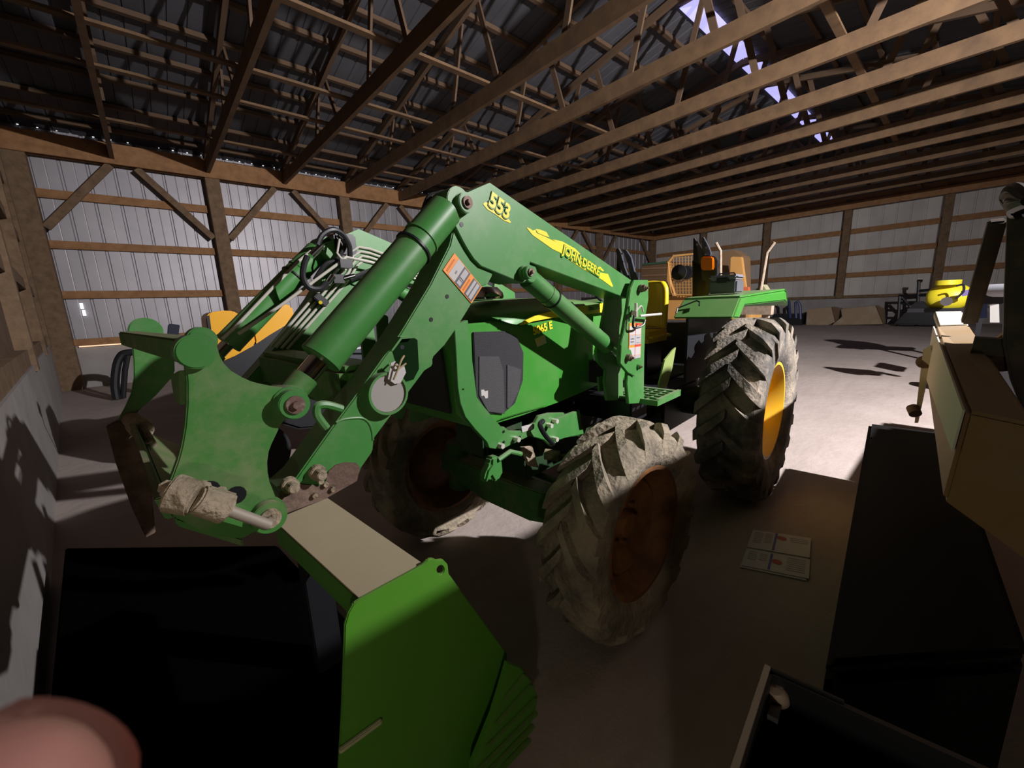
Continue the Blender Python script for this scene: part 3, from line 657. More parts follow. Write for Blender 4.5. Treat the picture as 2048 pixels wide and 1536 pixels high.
for s_ in (1, -1):
    A = V((CA.x, s_*.53, CA.z)) ; B = V((CB.x, s_*.53, CB.z))
    hyd(A, 0, B, 0, .054, .83, 0, 'tilt_cylinder', s_=s_)
LA = tv(1046, 548, .50); LB = tv(1250, 722, .50)
for s_ in (1, -1):
    hyd(V((LA.x, s_*.50, LA.z)), 0, V((LB.x, s_*.50, LB.z)), 0, .042, .77, 0, 'lift_cylinder')
# masts
mast = [(1268, 560), (1297, 560), (1297, 600), (1292, 628), (1289, 705), (1288, 788), (1290, 806), (1258, 808), (1254, 768), (1256, 745), (1241, 727), (1238, 706), (1247, 667), (1256, 616), (1261, 578)]
pm = pv(mast, .60)
for s_ in (1, -1):
    o = MB().prism([V((q.x, s_*.60, q.z)) for q in pm], (0, -s_*.02, 0)).prism([V((q.x, s_*.47, q.z)) for q in pm], (0, -s_*.02, 0)).build('loader_mast', GREEN, T, bevel=.003)
    if s_ > 0: M_ = o
mq = tv(1270, 800, .53)
MB().box(mq.x-.1, mq.x+.1, -.56, .56, mq.z-.12, mq.z+.02).build('mast_crossbar', BLACK, T, bevel=.01)
boss(1279, 577, .60, .018, .035, mt=PIN); boss(1250, 715, .60, .018, .035, mt=PIN); boss(1276, 733, .60, .015, .012)
MB().prism(pv([(1241, 727), (1256, 745), (1270, 753), (1272, 735), (1262, 700), (1243, 690)], .612), (0, -.012, 0)).build('gusset', GREEN, T, bevel=.002)
# warning labels with orange/white/grey blocks
def dsticker(quad, v, bands, par):
    """quad: 4 px corners TL,TR,BR,BL; bands: (t0,t1,s0,s1,mat) fractions along TL->BL and TL->TR"""
    c = [tv(x, y, v) for x, y in quad]
    def at(t, s): return (c[0].lerp(c[1], s)).lerp(c[3].lerp(c[2], s), t)
    base = MB().prism([at(0, 0), at(0, 1), at(1, 1), at(1, 0)], (0, -.001, 0)).build('warning_label', ORANGE, par, smooth=False, label='orange, white and grey warning label')
    for k, (t0_, t1_, s0, s1, mt) in enumerate(bands):
        o = V((0, .0006*(1+(mt in (GREYT, REDP, GREYL2)))+.0003, 0))
        MB().prism([at(t0_, s0)+o, at(t0_, s1)+o, at(t1_, s1)+o, at(t1_, s0)+o], (0, -.0005, 0)).build('label_field', mt, base, smooth=False)
    return base
GREYL2 = mat('label_text_dark', (.2, .19, .2), .5)
rows = [(.15, .36, .04, .96, WHITE), (.36, .57, .04, .96, GREYL)]
rows += [(.41, .525, .10, .30, GREYT), (.41, .525, .34, .38, GREYT), (.40, .53, .44, .9, GREYT), (.565, .575, 0, 1, GREYL), (.70, .97, .04, .96, GREYL), (.74, .81, .08, .92, GREYT), (.84, .93, .08, .92, GREYT), (.62, .66, .12, .75, mat('label_dark_orange', (.6, .15, .01), .5)), (.06, .10, .12, .8, MATS['label_dark_orange']), (.25, .29, .35, .5, GREYL2)]
dsticker([(886, 540), (909, 506), (964, 574), (943, 607)], AV+.003, rows, a2)
dsticker([(1259, 646), (1283, 646), (1281, 715), (1257, 720)], .603, [(.08, .32, .03, .48, WHITE), (.08, .32, .52, .97, WHITE), (0, .06, .52, 1, REDP), (.33, .60, .03, .97, GREYT), (.42, .45, .1, .4, GREYL2), (.5, .53, .1, .4, GREYL2), (.4, .43, .6, .9, GREYL2), (.54, .57, .6, .9, REDP), (.60, .66, .52, 1, REDP), (.67, .90, .03, .48, WHITE), (.67, .90, .52, .97, WHITE), (.91, 1, .03, .97, GREYT), (.0, 1, .485, .515, REDP)], M_)
# arm decals
dv = AV+.0135
ux = tv(1262, 560, dv)-tv(980, 365, dv); upd = V((-ux.z, 0, ux.x)); upd = upd if upd.z > 0 else -upd
dec([(966, 408), (970, 404), (985, 408), (1000, 425), (1014, 434), (1022, 444), (1020, 446), (1008, 441), (990, 428), (975, 419)], DECAL, dv, a1, 'number_decal', .001)
lettering('553', (976, 410), (1014, 438), 18, dv+.0014, GREEN, 'arm_number_outline', a1, up_=upd, bold=.07)
lettering('553', (976, 409), (1014, 437), 18, dv+.0024, DECAL, 'arm_number', a1, up_=upd, bold=.03)
dec([(1053, 455), (1058, 456), (1066, 461), (1071, 459), (1073, 466), (1085, 471), (1108, 482), (1130, 494), (1128, 500), (1133, 505), (1130, 512), (1120, 505), (1105, 498), (1085, 484), (1065, 470)], DECAL, dv, a1, 'arm_decal', .001)
dec([(1071, 458), (1080, 459), (1093, 464), (1099, 475), (1090, 472), (1076, 466)], DECAL, dv+.0001, a1, 'arm_decal', .001)
dec([(1105, 479), (1112, 480), (1125, 483), (1150, 497), (1161, 508), (1157, 509), (1140, 500), (1128, 494), (1112, 484)], DECAL, dv+.0002, a1, 'arm_decal', .001)
dec([(1128, 510), (1134, 504), (1150, 515), (1180, 533), (1200, 545), (1216, 548), (1226, 572), (1224, 574), (1205, 560), (1183, 547), (1165, 537), (1145, 524)], DECAL, dv+.0001, a1, 'arm_decal', .001)
dec([(1162, 517), (1168, 516), (1183, 524), (1181, 527), (1166, 521)], DECAL, dv+.0001, a1, 'arm_decal', .001)
dec([(1195, 536), (1200, 533), (1208, 541), (1206, 543)], DECAL, dv+.0001, a1, 'arm_decal', .001)
lettering('JOHN DEERE', (1125, 507), (1198, 553), 14, dv+.0016, GREENC, 'arm_lettering_outline', a1, up_=upd, bold=.09)
lettering('JOHN DEERE', (1125, 506), (1198, 552), 14, dv+.0026, DECAL, 'arm_lettering', a1, up_=upd, bold=.02)
# latch with rods on the mast, black u-hook
MB().tube([tv(1280, 632, .63), tv(1322, 628, .66)], .007).tube([tv(1272, 606, .63), tv(1272, 634, .63)], .008).tube(spline([tv(1274, 620, .63), tv(1282, 612, .64), tv(1286, 624, .64)]), .005).cyl(tv(1268, 626, .61), tv(1268, 626, .66), .012).build('latch', ZINC, T)
MB().tube(spline([tv(1268, 632, .63), tv(1266, 652, .63), tv(1272, 656, .63), tv(1286, 650, .64), tv(1290, 640, .64)]), .006).build('latch_hook', BLACK, T)

# ---- hoses and hard lines on the far boom
FV = -AV+AT+.02
def farline(pts, r, mt, name, v=FV): return MB().tube([tv(x, y, v) for x, y in pts], r).build(name, mt, T)
for k in range(4):
    o_ = k*8
    x0 = 541+k*11; y0 = 694+k*1.5
    pts = [(x0, y0), (688+k*4.5, 523+k*10+2), (694+k*4.5, 512+k*10), (702+k*4.5, 503+k*9), (718+k*3, 494+k*9), (740, 498+k*8.5), (790, 516+k*7.5), (850, 549+k*6)]
    farline(pts, .0065, ZINC, 'hydraulic_line')
farline([(477, 668), (560, 612), (678, 526), (692, 514), (720, 520), (766, 530)], .007, ZINC, 'hydraulic_line', FV+.06)
farline([(445, 678), (470, 655), (560, 560), (600, 520), (622, 502)], .007, ZINC, 'hydraulic_line', -AV+.08)
farline([(679, 478), (674, 506), (686, 522)], .006, ZINC, 'hydraulic_line', FV+.06)
cb = MB(); c0 = tv(640, 608, FV+.02); c1_ = tv(655, 613, FV+.02)
MB().beam(tv(628, 590, FV+.015), tv(652, 610, FV+.015), .05, .035, (0, 1, 0)).build('line_clamp', BLACK, T, bevel=.004)
MB().cyl(tv(641, 605, FV+.03), tv(641, 605, FV+.052), .009, n=6).build('clamp_bolt', DECAL, T)
MB().tube(spline([tv(700, 515, FV+.05), tv(698, 490, FV+.06), tv(684, 468, FV+.07), tv(665, 460, FV+.08), tv(645, 470, FV+.08), tv(635, 490, FV+.08)]), .013).build('hydraulic_hose', HOSE, T)
MB().tube(spline([tv(615, 512, FV+.08), tv(608, 530, FV+.08), tv(606, 555, FV+.08), tv(618, 575, FV+.08), tv(640, 578, FV+.08), tv(655, 565, FV+.08)]), .013).build('hydraulic_hose', HOSE, T)
MB().tube(spline([tv(700, 560, FV+.06), tv(725, 548, FV+.06), tv(745, 540, FV+.06)]), .013).build('hydraulic_hose', HOSE, T)
MB().tube(spline([tv(676, 470, FV+.03), tv(690, 490, FV+.03), tv(672, 520, FV+.03), tv(650, 530, FV+.03), tv(630, 560, FV+.02)]), .011).build('hydraulic_hose', HOSE, T)
for a_, b_, r_ in ((tv(622, 512, FV+.08), tv(643, 492, FV+.08), .016), (tv(655, 567, FV+.07), tv(666, 552, FV+.07), .014), (tv(686, 558, FV+.06), tv(708, 552, FV+.06), .014)):
    MB().cyl(a_, b_, r_, n=12).build('hose_fitting', CHROME, T)
f_ = MB(); f_.box(-.03, .03, -.03, .03, -.02, .02, Matrix.Translation(tv(688, 528, FV+.05))).box(-.025, .025, -.02, .02, -.02, .02, Matrix.Translation(tv(675, 558, FV+.05))); f_.build('junction_block', BLACK, T)
# near knee hose over the cylinder
MB().tube(spline([tv(845, 432, .48), tv(857, 398, .46), tv(872, 390, .45), tv(890, 392, .43), tv(903, 400, .40)]), .011).build('hydraulic_hose', HOSE, T)
MB().tube(spline([tv(846, 440, .46), tv(852, 430, .46), tv(862, 400, .45), tv(885, 384, .42), tv(900, 395, .4)]), .008).build('hydraulic_hose', HOSE, T)
for s_ in (1, -1):
    kb = tv(900, 420, .45); MB().box(kb.x-.07, kb.x+.04, s_*.46-.05, s_*.46+.05, kb.z-.06, kb.z+.05).build('knee_clevis', BLACK, T, bevel=.01)

# ---- attachment carrier (quick hitch): near plate, far plate, tie bar, lower tube with mud
near = [(391, 681), (396, 663), (410, 658), (426, 668), (434, 690), (440, 712), (448, 727), (463, 742), (485, 755), (505, 764), (523, 769), (548, 774), (572, 776), (588, 784), (596, 798), (592, 813), (580, 828), (571, 838), (561, 852), (553, 869), (543, 890), (538, 904), (535, 925), (536, 945), (540, 965), (548, 985), (556, 1005), (557, 1025), (550, 1042), (535, 1053), (510, 1064), (485, 1078), (440, 1074), (400, 1060), (350, 1035), (327, 993), (337, 970), (347, 945), (356, 920), (363, 894), (370, 855), (374, 808), (374, 765), (371, 738), (370, 715), (374, 690)]
CV = .60
cp = pv(near, CV)
np_ = MB().prism(cp, (0, -.025, 0)).build('carrier_plate', GREEND, T, bevel=.003)
q = tv(389, 703, CV); MB().cyl(q-V((0, .03, 0)), q+V((0, .02, 0)), .034, n=28).build('bar_end', GREEN, T, bevel=.003)
q2 = tv(404, 680, CV); MB().cyl(q2-V((0, .03, 0)), q2+V((0, .008, 0)), .026, n=28).build('bar_end', GREEN, T, bevel=.003)
far = [(264, 694), (280, 690), (347, 716), (348, 740), (344, 752), (310, 790), (276, 820), (262, 845), (241, 850), (236, 838), (250, 812), (262, 785), (267, 755), (266, 722)]
fp = pv(far, -.45)
MB().prism(fp, (0, .025, 0)).build('carrier_plate', GREEND, T, bevel=.003)
tb0 = tv(383, 700, CV-.03); tb1 = tv(258, 676, -.45)
MB().beam(tb0, tb1, .05, .05, (0, 0, 1)).build('tie_bar', GREEND, T, bevel=.004)
q = tv(291, 662, -.46); MB().cyl(q, q+V((0, .03, 0)), .05, n=24).build('bar_end', GREEN, T, bevel=.003)
# inner return flange, bottom pan and lock rod
MB().prism([tv(370, 740, CV-.03), tv(373, 808, CV-.03), tv(360, 800, CV-.16), tv(352, 750, CV-.16)], (.01, 0, 0)).build('plate_flange', GREEND, T)
fr = MB(); pts_n = [tv(x, y, CV-.03) for x, y in ((560, 1040), (485, 1076), (345, 1040), (327, 993))]
bz = min(q.z for q in pts_n)
b0 = tv(327, 993, CV); b1 = tv(485, 1078, CV); b2 = tv(241, 850, -.45); b3 = tv(300, 1060, -.0)
pan = MB(); A0 = tv(350, 1035, CV-.03); A1 = tv(485, 1078, CV-.03); d_ = V((0, -1.02, 0))
pan.prism([A0, A1, A1+d_, A0+d_], (0, 0, -.02))
pan.prism([tv(327, 993, CV-.03), A0, A0+d_, tv(327, 993, CV-.03)+d_], (.015, 0, .0))
pan.build('bottom_pan', GREEND, T, bevel=.003)
bn = MB(); s0 = tv(340, 985, CV+.03); s1 = tv(392, 997, CV+.05); s2 = tv(455, 1020, CV+.05)
bn.cyl(s0, s1, .038, .034, n=16).cyl(s1, s2, .028, .03, n=14).cyl(tv(400, 1000, CV+.04), tv(460, 1017, CV+.05), .031)
o = bn.build('locking_tube', MUD, T, bevel=.004)
MB().cyl(s2, tv(538, 1050, CV+.045), .012, n=12).build('locking_rod', mat('dusty_rod', (.38, .33, .28), .6, .3), T)
for (x, y) in ((418, 980), (472, 990)):
    q = tv(x, y, CV); MB().cyl(q-V((0, .001, 0)), q+V((0, .0015, 0)), .02, n=14).build('hole', BLACK, np_)
for k in range(14):
    q = tv(random.uniform(335, 455), random.uniform(972, 992), CV); MB().lathe([(.001, .012), (random.uniform(.006, .014), .006), (.016, 0)], origin=q, n=7).build('mud_lump', MUD, np_)
bn = MB(); bn.cyl(tv(262, 838, -.42), tv(283, 858, -.30), .028, n=12).cyl(tv(280, 850, -.32), tv(305, 890, -.15), .014, n=10).cyl(tv(274, 850, -.34), tv(286, 862, -.28), .034, n=10)
bn.build('locking_tube', MUD, T, bevel=.003)
# dark side brackets behind the carrier, between the plates
MB().prism(pv([(212, 850), (236, 838), (262, 850), (300, 960), (310, 1060), (290, 1070), (262, 1010), (230, 920)], -.45), (0, .03, 0)).build('carrier_foot', RUST, T, bevel=.003)
# ---- operator area: fenders, seat, rops, light, step
fen = MB(); U0 = .72
pA = tu(1345, 636, U0); pB = tu(1466, 636, U0); pC = tu(1482, 594, U0-.16); pD = tu(1366, 600, U0-.16)
rear = -.55
for s_ in (1, -1):
    def F_(u, v, z): return V((u, s_*v, z))
    f = MB()
    vi, vo = .40, .90
    f.prism([F_(U0, pA.y, pA.z), F_(U0, pB.y, pA.z), F_(U0-.16, pC.y, pC.z), F_(U0-.16, pD.y, pC.z)], (-.02, 0, -.01))
    f.prism([F_(U0-.155, pD.y, pC.z-.012), F_(U0-.155, pC.y, pC.z-.012), F_(rear+.1, .86, pC.z+.03), F_(rear+.1, vi, pC.z+.03)], (0, 0, .02))
    f.prism([F_(rear+.1, .86, pC.z+.03), F_(rear+.1, vi, pC.z+.03), F_(rear-.12, vi, pC.z-.1), F_(rear-.12, .84, pC.z-.1)], (-.01, 0, .02))
    f.prism([F_(U0, pB.y, pB.z), F_(U0-.16, pC.y, pC.z), F_(rear+.1, .86, pC.z+.03), F_(rear-.1, .84, pC.z-.08), F_(rear+.06, .85, pC.z-.05), F_(U0-.26, pC.y, pC.z-.06), F_(U0-.15, pB.y, pB.z-.01)], (0, -s_*.02, 0))
    MB().prism([F_(U0-.2, .40, 1.0), F_(U0-.2, .40, pC.z-.02), F_(rear, .40, pC.z-.02), F_(rear, .40, 1.0)], (0, s_*.02, 0)).build('fender_liner', BLACK, T)
    f.build('fender', GREENC, T, bevel=.012)
hr = [tu(1355, 626, U0-.03), tu(1358, 616, U0-.06), tu(1396, 601, U0-.12), tu(1402, 604, U0-.12), tu(1401, 611, U0-.09)]
MB().tube([q+V((.025, 0, 0)) for q in hr], .006).build('grab_handle', BLACK, T)
st = MB(); SU = .12
sc = [tu(x, y, SU) for x, y in ((1292, 562), (1300, 556), (1325, 556), (1334, 562), (1337, 580), (1339, 595), (1335, 622), (1320, 632), (1290, 632))]
sb = MB(); 
sb.prism([V((SU, q.y, q.z)) for q in [tu(1296, 560, SU), tu(1304, 556, SU), tu(1326, 556, SU), tu(1334, 563, SU), tu(1338, 590, SU), tu(1335, 622, SU), tu(1318, 632, SU), tu(1296, 632, SU)]], (-.09, 0, 0))
yc = (tu(1296, 560, SU).y+tu(1338, 590, SU).y)/2-.10
bk = MB()
vs = []; n1, n2 = 9, 13
for i in range(n1):
    a = -1+2*i/(n1-1)
    for j in range(n2):
        b = j/(n2-1); z = 1.40+b*.43; wv = .235*(1-.10*b**3)
        if b > .8: wv *= math.sqrt(max(.15, 1-((b-.8)/.2)**2*.35))
        vs.append((SU-.03-.05*b+.10*abs(a)**2.6, yc+a*wv, z))
    
fs = [(i*n2+j, (i+1)*n2+j, (i+1)*n2+j+1, i*n2+j+1) for i in range(n1-1) for j in range(n2-1)]
bk.add(vs, fs); o = bk.build('seat_back', YELS, T); md = o.modifiers.new('s', 'SOLIDIFY'); md.thickness = .06; md.offset = -1
md = o.modifiers.new('b', 'SUBSURF'); md.levels = 1; md.render_levels = 1
ss = MB(); ss.box(SU-.02, SU+.42, yc-.24, yc+.24, 1.30, 1.40); ss.build('seat_cushion', YELS, T, bevel=.04)
MB().box(SU, SU+.3, yc-.15, yc+.15, 1.0, 1.30).build('seat_base', BLACK, T, bevel=.01)
MB().box(.2, 1.25, -.40, .40, .92, .98).build('floor_deck', BLACK, T, bevel=.01)
arms = MB(); arms.box(-.05, .3, .33, .42, 1.58, 1.64); arms.build('console', GREYM, T, bevel=.015)
RU = -.42
def rp(pts, off=0): return [V((RU+off, tu(x, y, RU).y, tu(x, y, RU).z)) for x, y in pts]
ro = MB()
ro.prism(rp([(1386, 475), (1391, 478), (1402, 500), (1412, 520), (1412, 600), (1384, 600), (1386, 540)]), (-.07, 0, 0)); ro.prism(rp([(1384, 520), (1432, 545), (1430, 575), (1405, 600), (1384, 602)]), (-.09, 0, 0))
ro.prism(rp([(1234, 500), (1239, 503), (1240, 560), (1236, 620), (1232, 560)]), (-.07, 0, 0))
ro.box(RU-.12, RU-.02, tu(1240, 560, RU).y, .35, 1.0, 1.42)
ro.build('rops_post', BLACK, T, bevel=.006)
for pts_, of_, th_ in (([(1391, 476), (1398, 486), (1404, 496), (1410, 520), (1405, 530), (1400, 525), (1397, 500)], .03, -.02), ([(1405, 476), (1409, 474), (1420, 495), (1424, 508), (1420, 516), (1410, 518), (1406, 500)], .03, -.03), ([(1234, 499), (1240, 497), (1244, 505), (1252, 535), (1262, 560), (1252, 556), (1240, 530)], .03, -.03), ([(1244, 498), (1252, 500), (1262, 515), (1268, 540), (1275, 560), (1262, 562), (1256, 530)], .0, -.03)): MB().prism(rp(pts_, of_), (th_, 0, 0)).build('rops_bracket', ROPSM, T, bevel=.003)
al = MB(); al.prism(rp([(1412, 514), (1431, 514), (1434, 518), (1434, 538), (1431, 541), (1412, 541), (1409, 537), (1409, 518)], .10), (-.03, 0, 0)); al.build('warning_light', AMBER, T, bevel=.008, label='square amber warning light')
MB().prism(rp([(1412, 511), (1434, 513), (1439, 522), (1438, 550), (1428, 565), (1408, 560), (1406, 530)], .065), (-.05, 0, 0)).build('light_housing', BLACK, T, bevel=.006)
for (x, y) in ((1398, 490), (1416, 496), (1415, 510), (1246, 508), (1256, 519)):
    q = rp([(x, y)], .05)[0]; MB().cyl(q-V((.03, 0, 0)), q, .009, n=8).build('bolt', CHROME, T)
q = tu(1362, 545, RU-.35); MB().lathe([(.001, 0), (.05, 0), (.075, .03), (.08, .06), (.001, .08)], origin=(q.x, q.y, q.z), axis=(1, 0, 0), n=24).build('work_lamp', BLACK, T)
# step
stp = MB(); s0 = tv(1290, 797, .62)
for k in range(5): stp.box(s0.x-.28+k*.055, s0.x-.27+k*.055, .45, .68, s0.z-.015, s0.z)
for k in range(5): stp.box(s0.x-.30, s0.x+.0, .45+k*.055, .46+k*.055, s0.z-.016, s0.z-.004)
stp.box(s0.x-.30, s0.x, .68, .70, s0.z-.03, s0.z+.005).box(s0.x-.30, s0.x-.285, .45, .70, s0.z-.03, s0.z).box(s0.x, s0.x+.015, .45, .70, s0.z-.03, s0.z)
stp.box(s0.x-.2, s0.x-.1, .3, .45, s0.z-.03, s0.z)
stp.build('step', GREEN, T)
# tall narrow green lever guard beside the step
MB().prism(pv([(1346, 700), (1352, 695), (1345, 735), (1335, 770), (1320, 788), (1318, 770), (1330, 720)], .5), (0, -.01, 0)).build('lever_plate', mat('faded_green', (.25, .33, .1), .6), T)

# tool box standing on the near fender
tbx = tu(1450, 588, .20); TBW = TO+TF*.20+TL*tbx.y+V((0, 0, pC.z+.03))
tb = empty('tool_box', TBW, R(184), 'black and grey plastic tool box sitting on the near green fender', 'tool box')
MB().box(-.12, .08, -.10, .10, .0, .10).build('box_body', mat('grey_black_plastic', (.11, .11, .13), .35), tb, bevel=.012)
lid = MB().box(-.125, .085, -.105, .105, .105, .14).build('lid', mat('grey_lid_plastic', (.2, .2, .24), .35), tb, bevel=.015)
MB().tube([(-.02, -.06, .14), (-.02, -.05, .155), (-.02, .05, .155), (-.02, .06, .14)], .006).build('handle', BLACK, tb)
MB().box(.08, .092, -.04, .04, .08, .12).build('latch', BLACK, tb, bevel=.003)
# ================================================================== MACHINE ON THE RIGHT (mostly beyond the right edge of the frame)
MYEL = dusty('faded_yellow_paint', (0.26, 0.14, 0.03), (0.25, 0.20, 0.14), 0.7, 0.6, 5)
MYO = dusty('old_orange_paint', (0.38, 0.16, 0.03), (0.35, 0.27, 0.18), 0.5, 0.6, 5)
DSTEEL = mat('dark_worn_steel', (0.05, 0.042, 0.036), 0.55, 0.3, noise=((0.11, 0.08, 0.055), 8, .45, .7))
M2 = empty('wheel_loader', (3.0, -1.2, 0), 0, 'old yellow loader at the right edge with its boom pointing into the barn', 'loader')
def ml(q): return V(q)-V((3.0, -1.2, 0))
def mbx(x0, x1, y0, y1, z0, z1): return MB().box(x0-3.0, x1-3.0, y0+1.2, y1+1.2, z0, z1)
mbx(-.9, 3.6, -2.0, -.62, .55, 1.5).build('engine_body', MYEL, M2, bevel=.03)
cabm = mbx(-.7, 3.75, -2.0, -.66, 1.5, 2.03).build('cab', DSTEEL, M2, bevel=.04)
mbx(-.8, 3.85, -2.1, -.6, 2.03, 2.10).build('cab_roof', MYEL, M2, bevel=.03)
mbx(3.6, 4.5, -1.9, -.62, .6, 1.58).build('hood', MYEL, M2, bevel=.06)
mbx(4.5, 6.3, -1.9, -.62, .45, 1.28).build('nose', MYEL, M2, bevel=.05)
for x, y in ((.3, -1.75), (.3, -.85), (5.0, -1.75), (5.0, -.85)):
    tyre('tire', .52, .3, .27, TYRE, 14, .03, M2, (x-3, y+1.2, .515), 1 if y > -1.2 else -1)
# boom: tapering box, low lip, far cap
far_ = [onx(1870, 652, 4.4), onx(1938, 650, 4.4), onx(1942, 740, 4.4), onx(1853, 750, 4.3)]
nr_ = [onx(1934, 821, 2.0), onx(2075, 850, 2.0), onx(2090, 1150, 1.95), onx(1885, 1000, 1.95)]
bm_ = MB(); bm_.add([ml(q) for q in far_+nr_], [(0, 1, 2, 3), (7, 6, 5, 4), (0, 4, 5, 1), (1, 5, 6, 2), (2, 6, 7, 3), (3, 7, 4, 0)])
bo = bm_.build('boom', MYEL, M2, bevel=.012)
c4 = [onx(1868, 622, 4.5), onx(1925, 621, 4.5), onx(1938, 650, 4.35), onx(1878, 652, 4.35)]
MB().prism([ml(q)+V((0, .004, 0)) for q in (far_[0], nr_[0], nr_[0].lerp(nr_[3], .45), far_[3])], (0, .006, 0)).build('boom_lit_side', mat('pale_dusty_lit', (.72, .67, .61), .8), M2)  # thin added panel: dusty pale, with the lit area put into its colour
MB().prism([ml(q) for q in c4], (0, 0, -.05)).build('boom_cap', mat('pale_dusty_plate', (.62, .56, .46), .7), M2, bevel=.008)
MB().prism([ml(onx(x, y, 4.0)) for x, y in ((1846, 700), (1862, 690), (1866, 745), (1852, 770), (1836, 846), (1829, 846))], (.05, 0, 0)).build('boom_lug', MATS['pale_dusty_lit'], M2)
MB().cyl(ml(onx(1825, 815, 4.0)), ml(onx(1831, 828, 3.95)), .035).build('lug_pin', RUST, M2)
MB().cyl(ml(onx(1848, 724, 4.05)), ml(onx(1850, 724, 4.0)), .045, n=14).build('lug_pin', RUST, M2)
MB().beam(ml(onx(1995, 440, 3.6)), ml(onx(1938, 645, 3.9)), .07, .06).build('lift_link', DSTEEL, M2, bevel=.01)
MB().prism([ml(onx(x, y, 3.2)) for x, y in ((2016, 400), (2075, 390), (2075, 900), (2020, 760), (2006, 690), (2010, 560))], (.1, 0, 0)).build('tower', DSTEEL, M2, bevel=.01)
hb = MB(); 
for k in range(5):
    hb.tube(spline([ml(onx(2040, 420, 3.1+.05*k)), ml(onx(2016+k*5, 395+k*8, 3.2)), ml(onx(2030, 378+k*9, 3.1)), ml(onx(2060, 400, 3.0))]), .03)
hb.build('hose_bundle', BLACK, M2)
MB().prism([ml(onx(x, y, 3.6)) for x, y in ((1966, 692), (2004, 665), (2012, 680), (1978, 708))], (-.12, 0, 0)).build('orange_bracket', MYO, M2)
MB().cyl(ml(onx(1992, 700, 3.4)), ml(onx(2008, 725, 3.3)), .06).build('pivot', RUST, M2)
MB().beam(ml(onx(1945, 690, 3.3)), ml(onx(2080, 700, 3.3)), .09, .09).build('crossbar', DSTEEL, M2)
mbx(3.2, 3.35, -.7, -.25, .8, 1.5).build('arm_mount', DSTEEL, M2)

# ================================================================== GREEN IMPLEMENT IN THE FOREGROUND
PY = 1.00
def im(x, y, Y=PY): return ony(x, y, Y)
I0 = im(800, 1300); I0 = V((I0.x, PY, 0))
I = empty('box_blade', I0, 0, 'green implement in the foreground with dust covered top beam and flat end plate', 'implement')
def il(q): return V(q)-I0
GP = dusty('bright_green_plate', (0.075, 0.27, 0.02), (0.2, 0.25, 0.10), 0.3, 0.45, 3)
pl_ = [im(x, y) for x, y in ((697, 1226), (707, 1208), (725, 1196), (848, 1129), (856, 1119), (866, 1117), (874, 1121), (886, 1119), (896, 1129), (898, 1148), (1015, 1309), (1014, 1330), (985, 1420), (940, 1536))]
r0 = im(925, 1580); l0 = im(676, 1560); l1 = im(684, 1420)
pl_ += [V((r0.x, PY, max(r0.z, .02))), V((l0.x, PY, .02)), l0, l1, im(690, 1250)]
hol = [im(x, y) for x, y in rnd((881, 1140), 7, 12, 9)]
ep = MB().prism([il(q) for q in pl_], (0, .012, 0), [[il(q) for q in hol]]).build('end_plate', GP, I, bevel=.003)
MB().beam(il(im(678, 1503, PY-.006)), il(im(763, 1441, PY-.006)), .016, .012, (0, 0, 1)).build('flat_bar', mat('pale_worn_bar', (.42, .44, .27), .7), I, bevel=.003)
nl, nr2 = im(722, 1199, PY+.01), im(850, 1130, PY+.01); zb = (nl.z+nr2.z)/2
fr2 = onz(655, 996, nr2.z); fl2 = onz(548, 1040, nl.z)
far_y = max(fr2.y, fl2.y)
dn = V((0, 0, -.10))
fl3 = nl+(fl2-nl)*1.0; fr3 = nr2+(fr2-nr2)*1.0
MB().prism([il(nl), il(nr2), il(fr3), il(fl3)], (0, 0, -.006)).build('beam_top', TANTOP, I, smooth=False, label='beam top covered with tan dust')
bb = MB(); bb.add([il(q) for q in (nl+V((0, 0, -.007)), nr2+V((0, 0, -.007)), fr3+V((0, 0, -.007)), fl3+V((0, 0, -.007)), nl+dn, nr2+dn, fr3+dn, fl3+dn)], [(0, 1, 2, 3), (7, 6, 5, 4), (0, 4, 5, 1), (1, 5, 6, 2), (2, 6, 7, 3), (3, 7, 4, 0)])
bb.build('beam', GP, I, bevel=.004)
RY = 0.93
rbp = [ony(x, y, RY) for x, y in ((1002, 1375), (1016, 1326), (1042, 1336), (1062, 1362), (1076, 1392), (1073, 1412), (1056, 1470), (1044, 1536))]
rbp += [V((rbp[-1].x-.01, RY, .02)), V((ony(936, 1560, RY).x, RY, .02)), ony(945, 1530, RY), ony(985, 1430, RY)]
rb_ = MB().prism([il(q) for q in rbp], (0, .02, 0)).build('ribbed_panel', GP, I, bevel=.002)
for k in range(7):
    b = ony((1050, 1062, 1072, 1074, 1068, 1060, 1050)[k], (1350, 1372, 1398, 1424, 1450, 1478, 1510)[k], RY-.008)
    a = ony((1010, 992, 975, 958, 948, 955, 965)[k], (1400, 1450, 1495, 1540, 1575, 1590, 1600)[k], RY-.008)
    if a.z < .03: a = a.lerp(b, min(.95, (.03-a.z)/(b.z-a.z+1e-6)))
    MB().beam(il(a), il(b), .012, .018, (0, 0, 1)).build('rib', GP, I, bevel=.003)
# made-up black slab added to keep the floor here dark, then the rear leg
slab_pts = [il(onz(x, y, .22)) for x, y in ((130, 1095), (555, 1090), (700, 1245), (692, 1560), (90, 1500))]
MB().prism(slab_pts, (0, 0, -.2)).build('black_slab', mat('black_floor_shade', (.002, .002, .002), .95, spec=0), I, bevel=.01, label='low black slab added to darken the floor')
q = il((fl3+fr3)/2); MB().box(q.x-.05, q.x+.05, q.y-.10, q.y-.02, 0, q.z-.1).build('rear_leg', BLACK, I, bevel=.004)

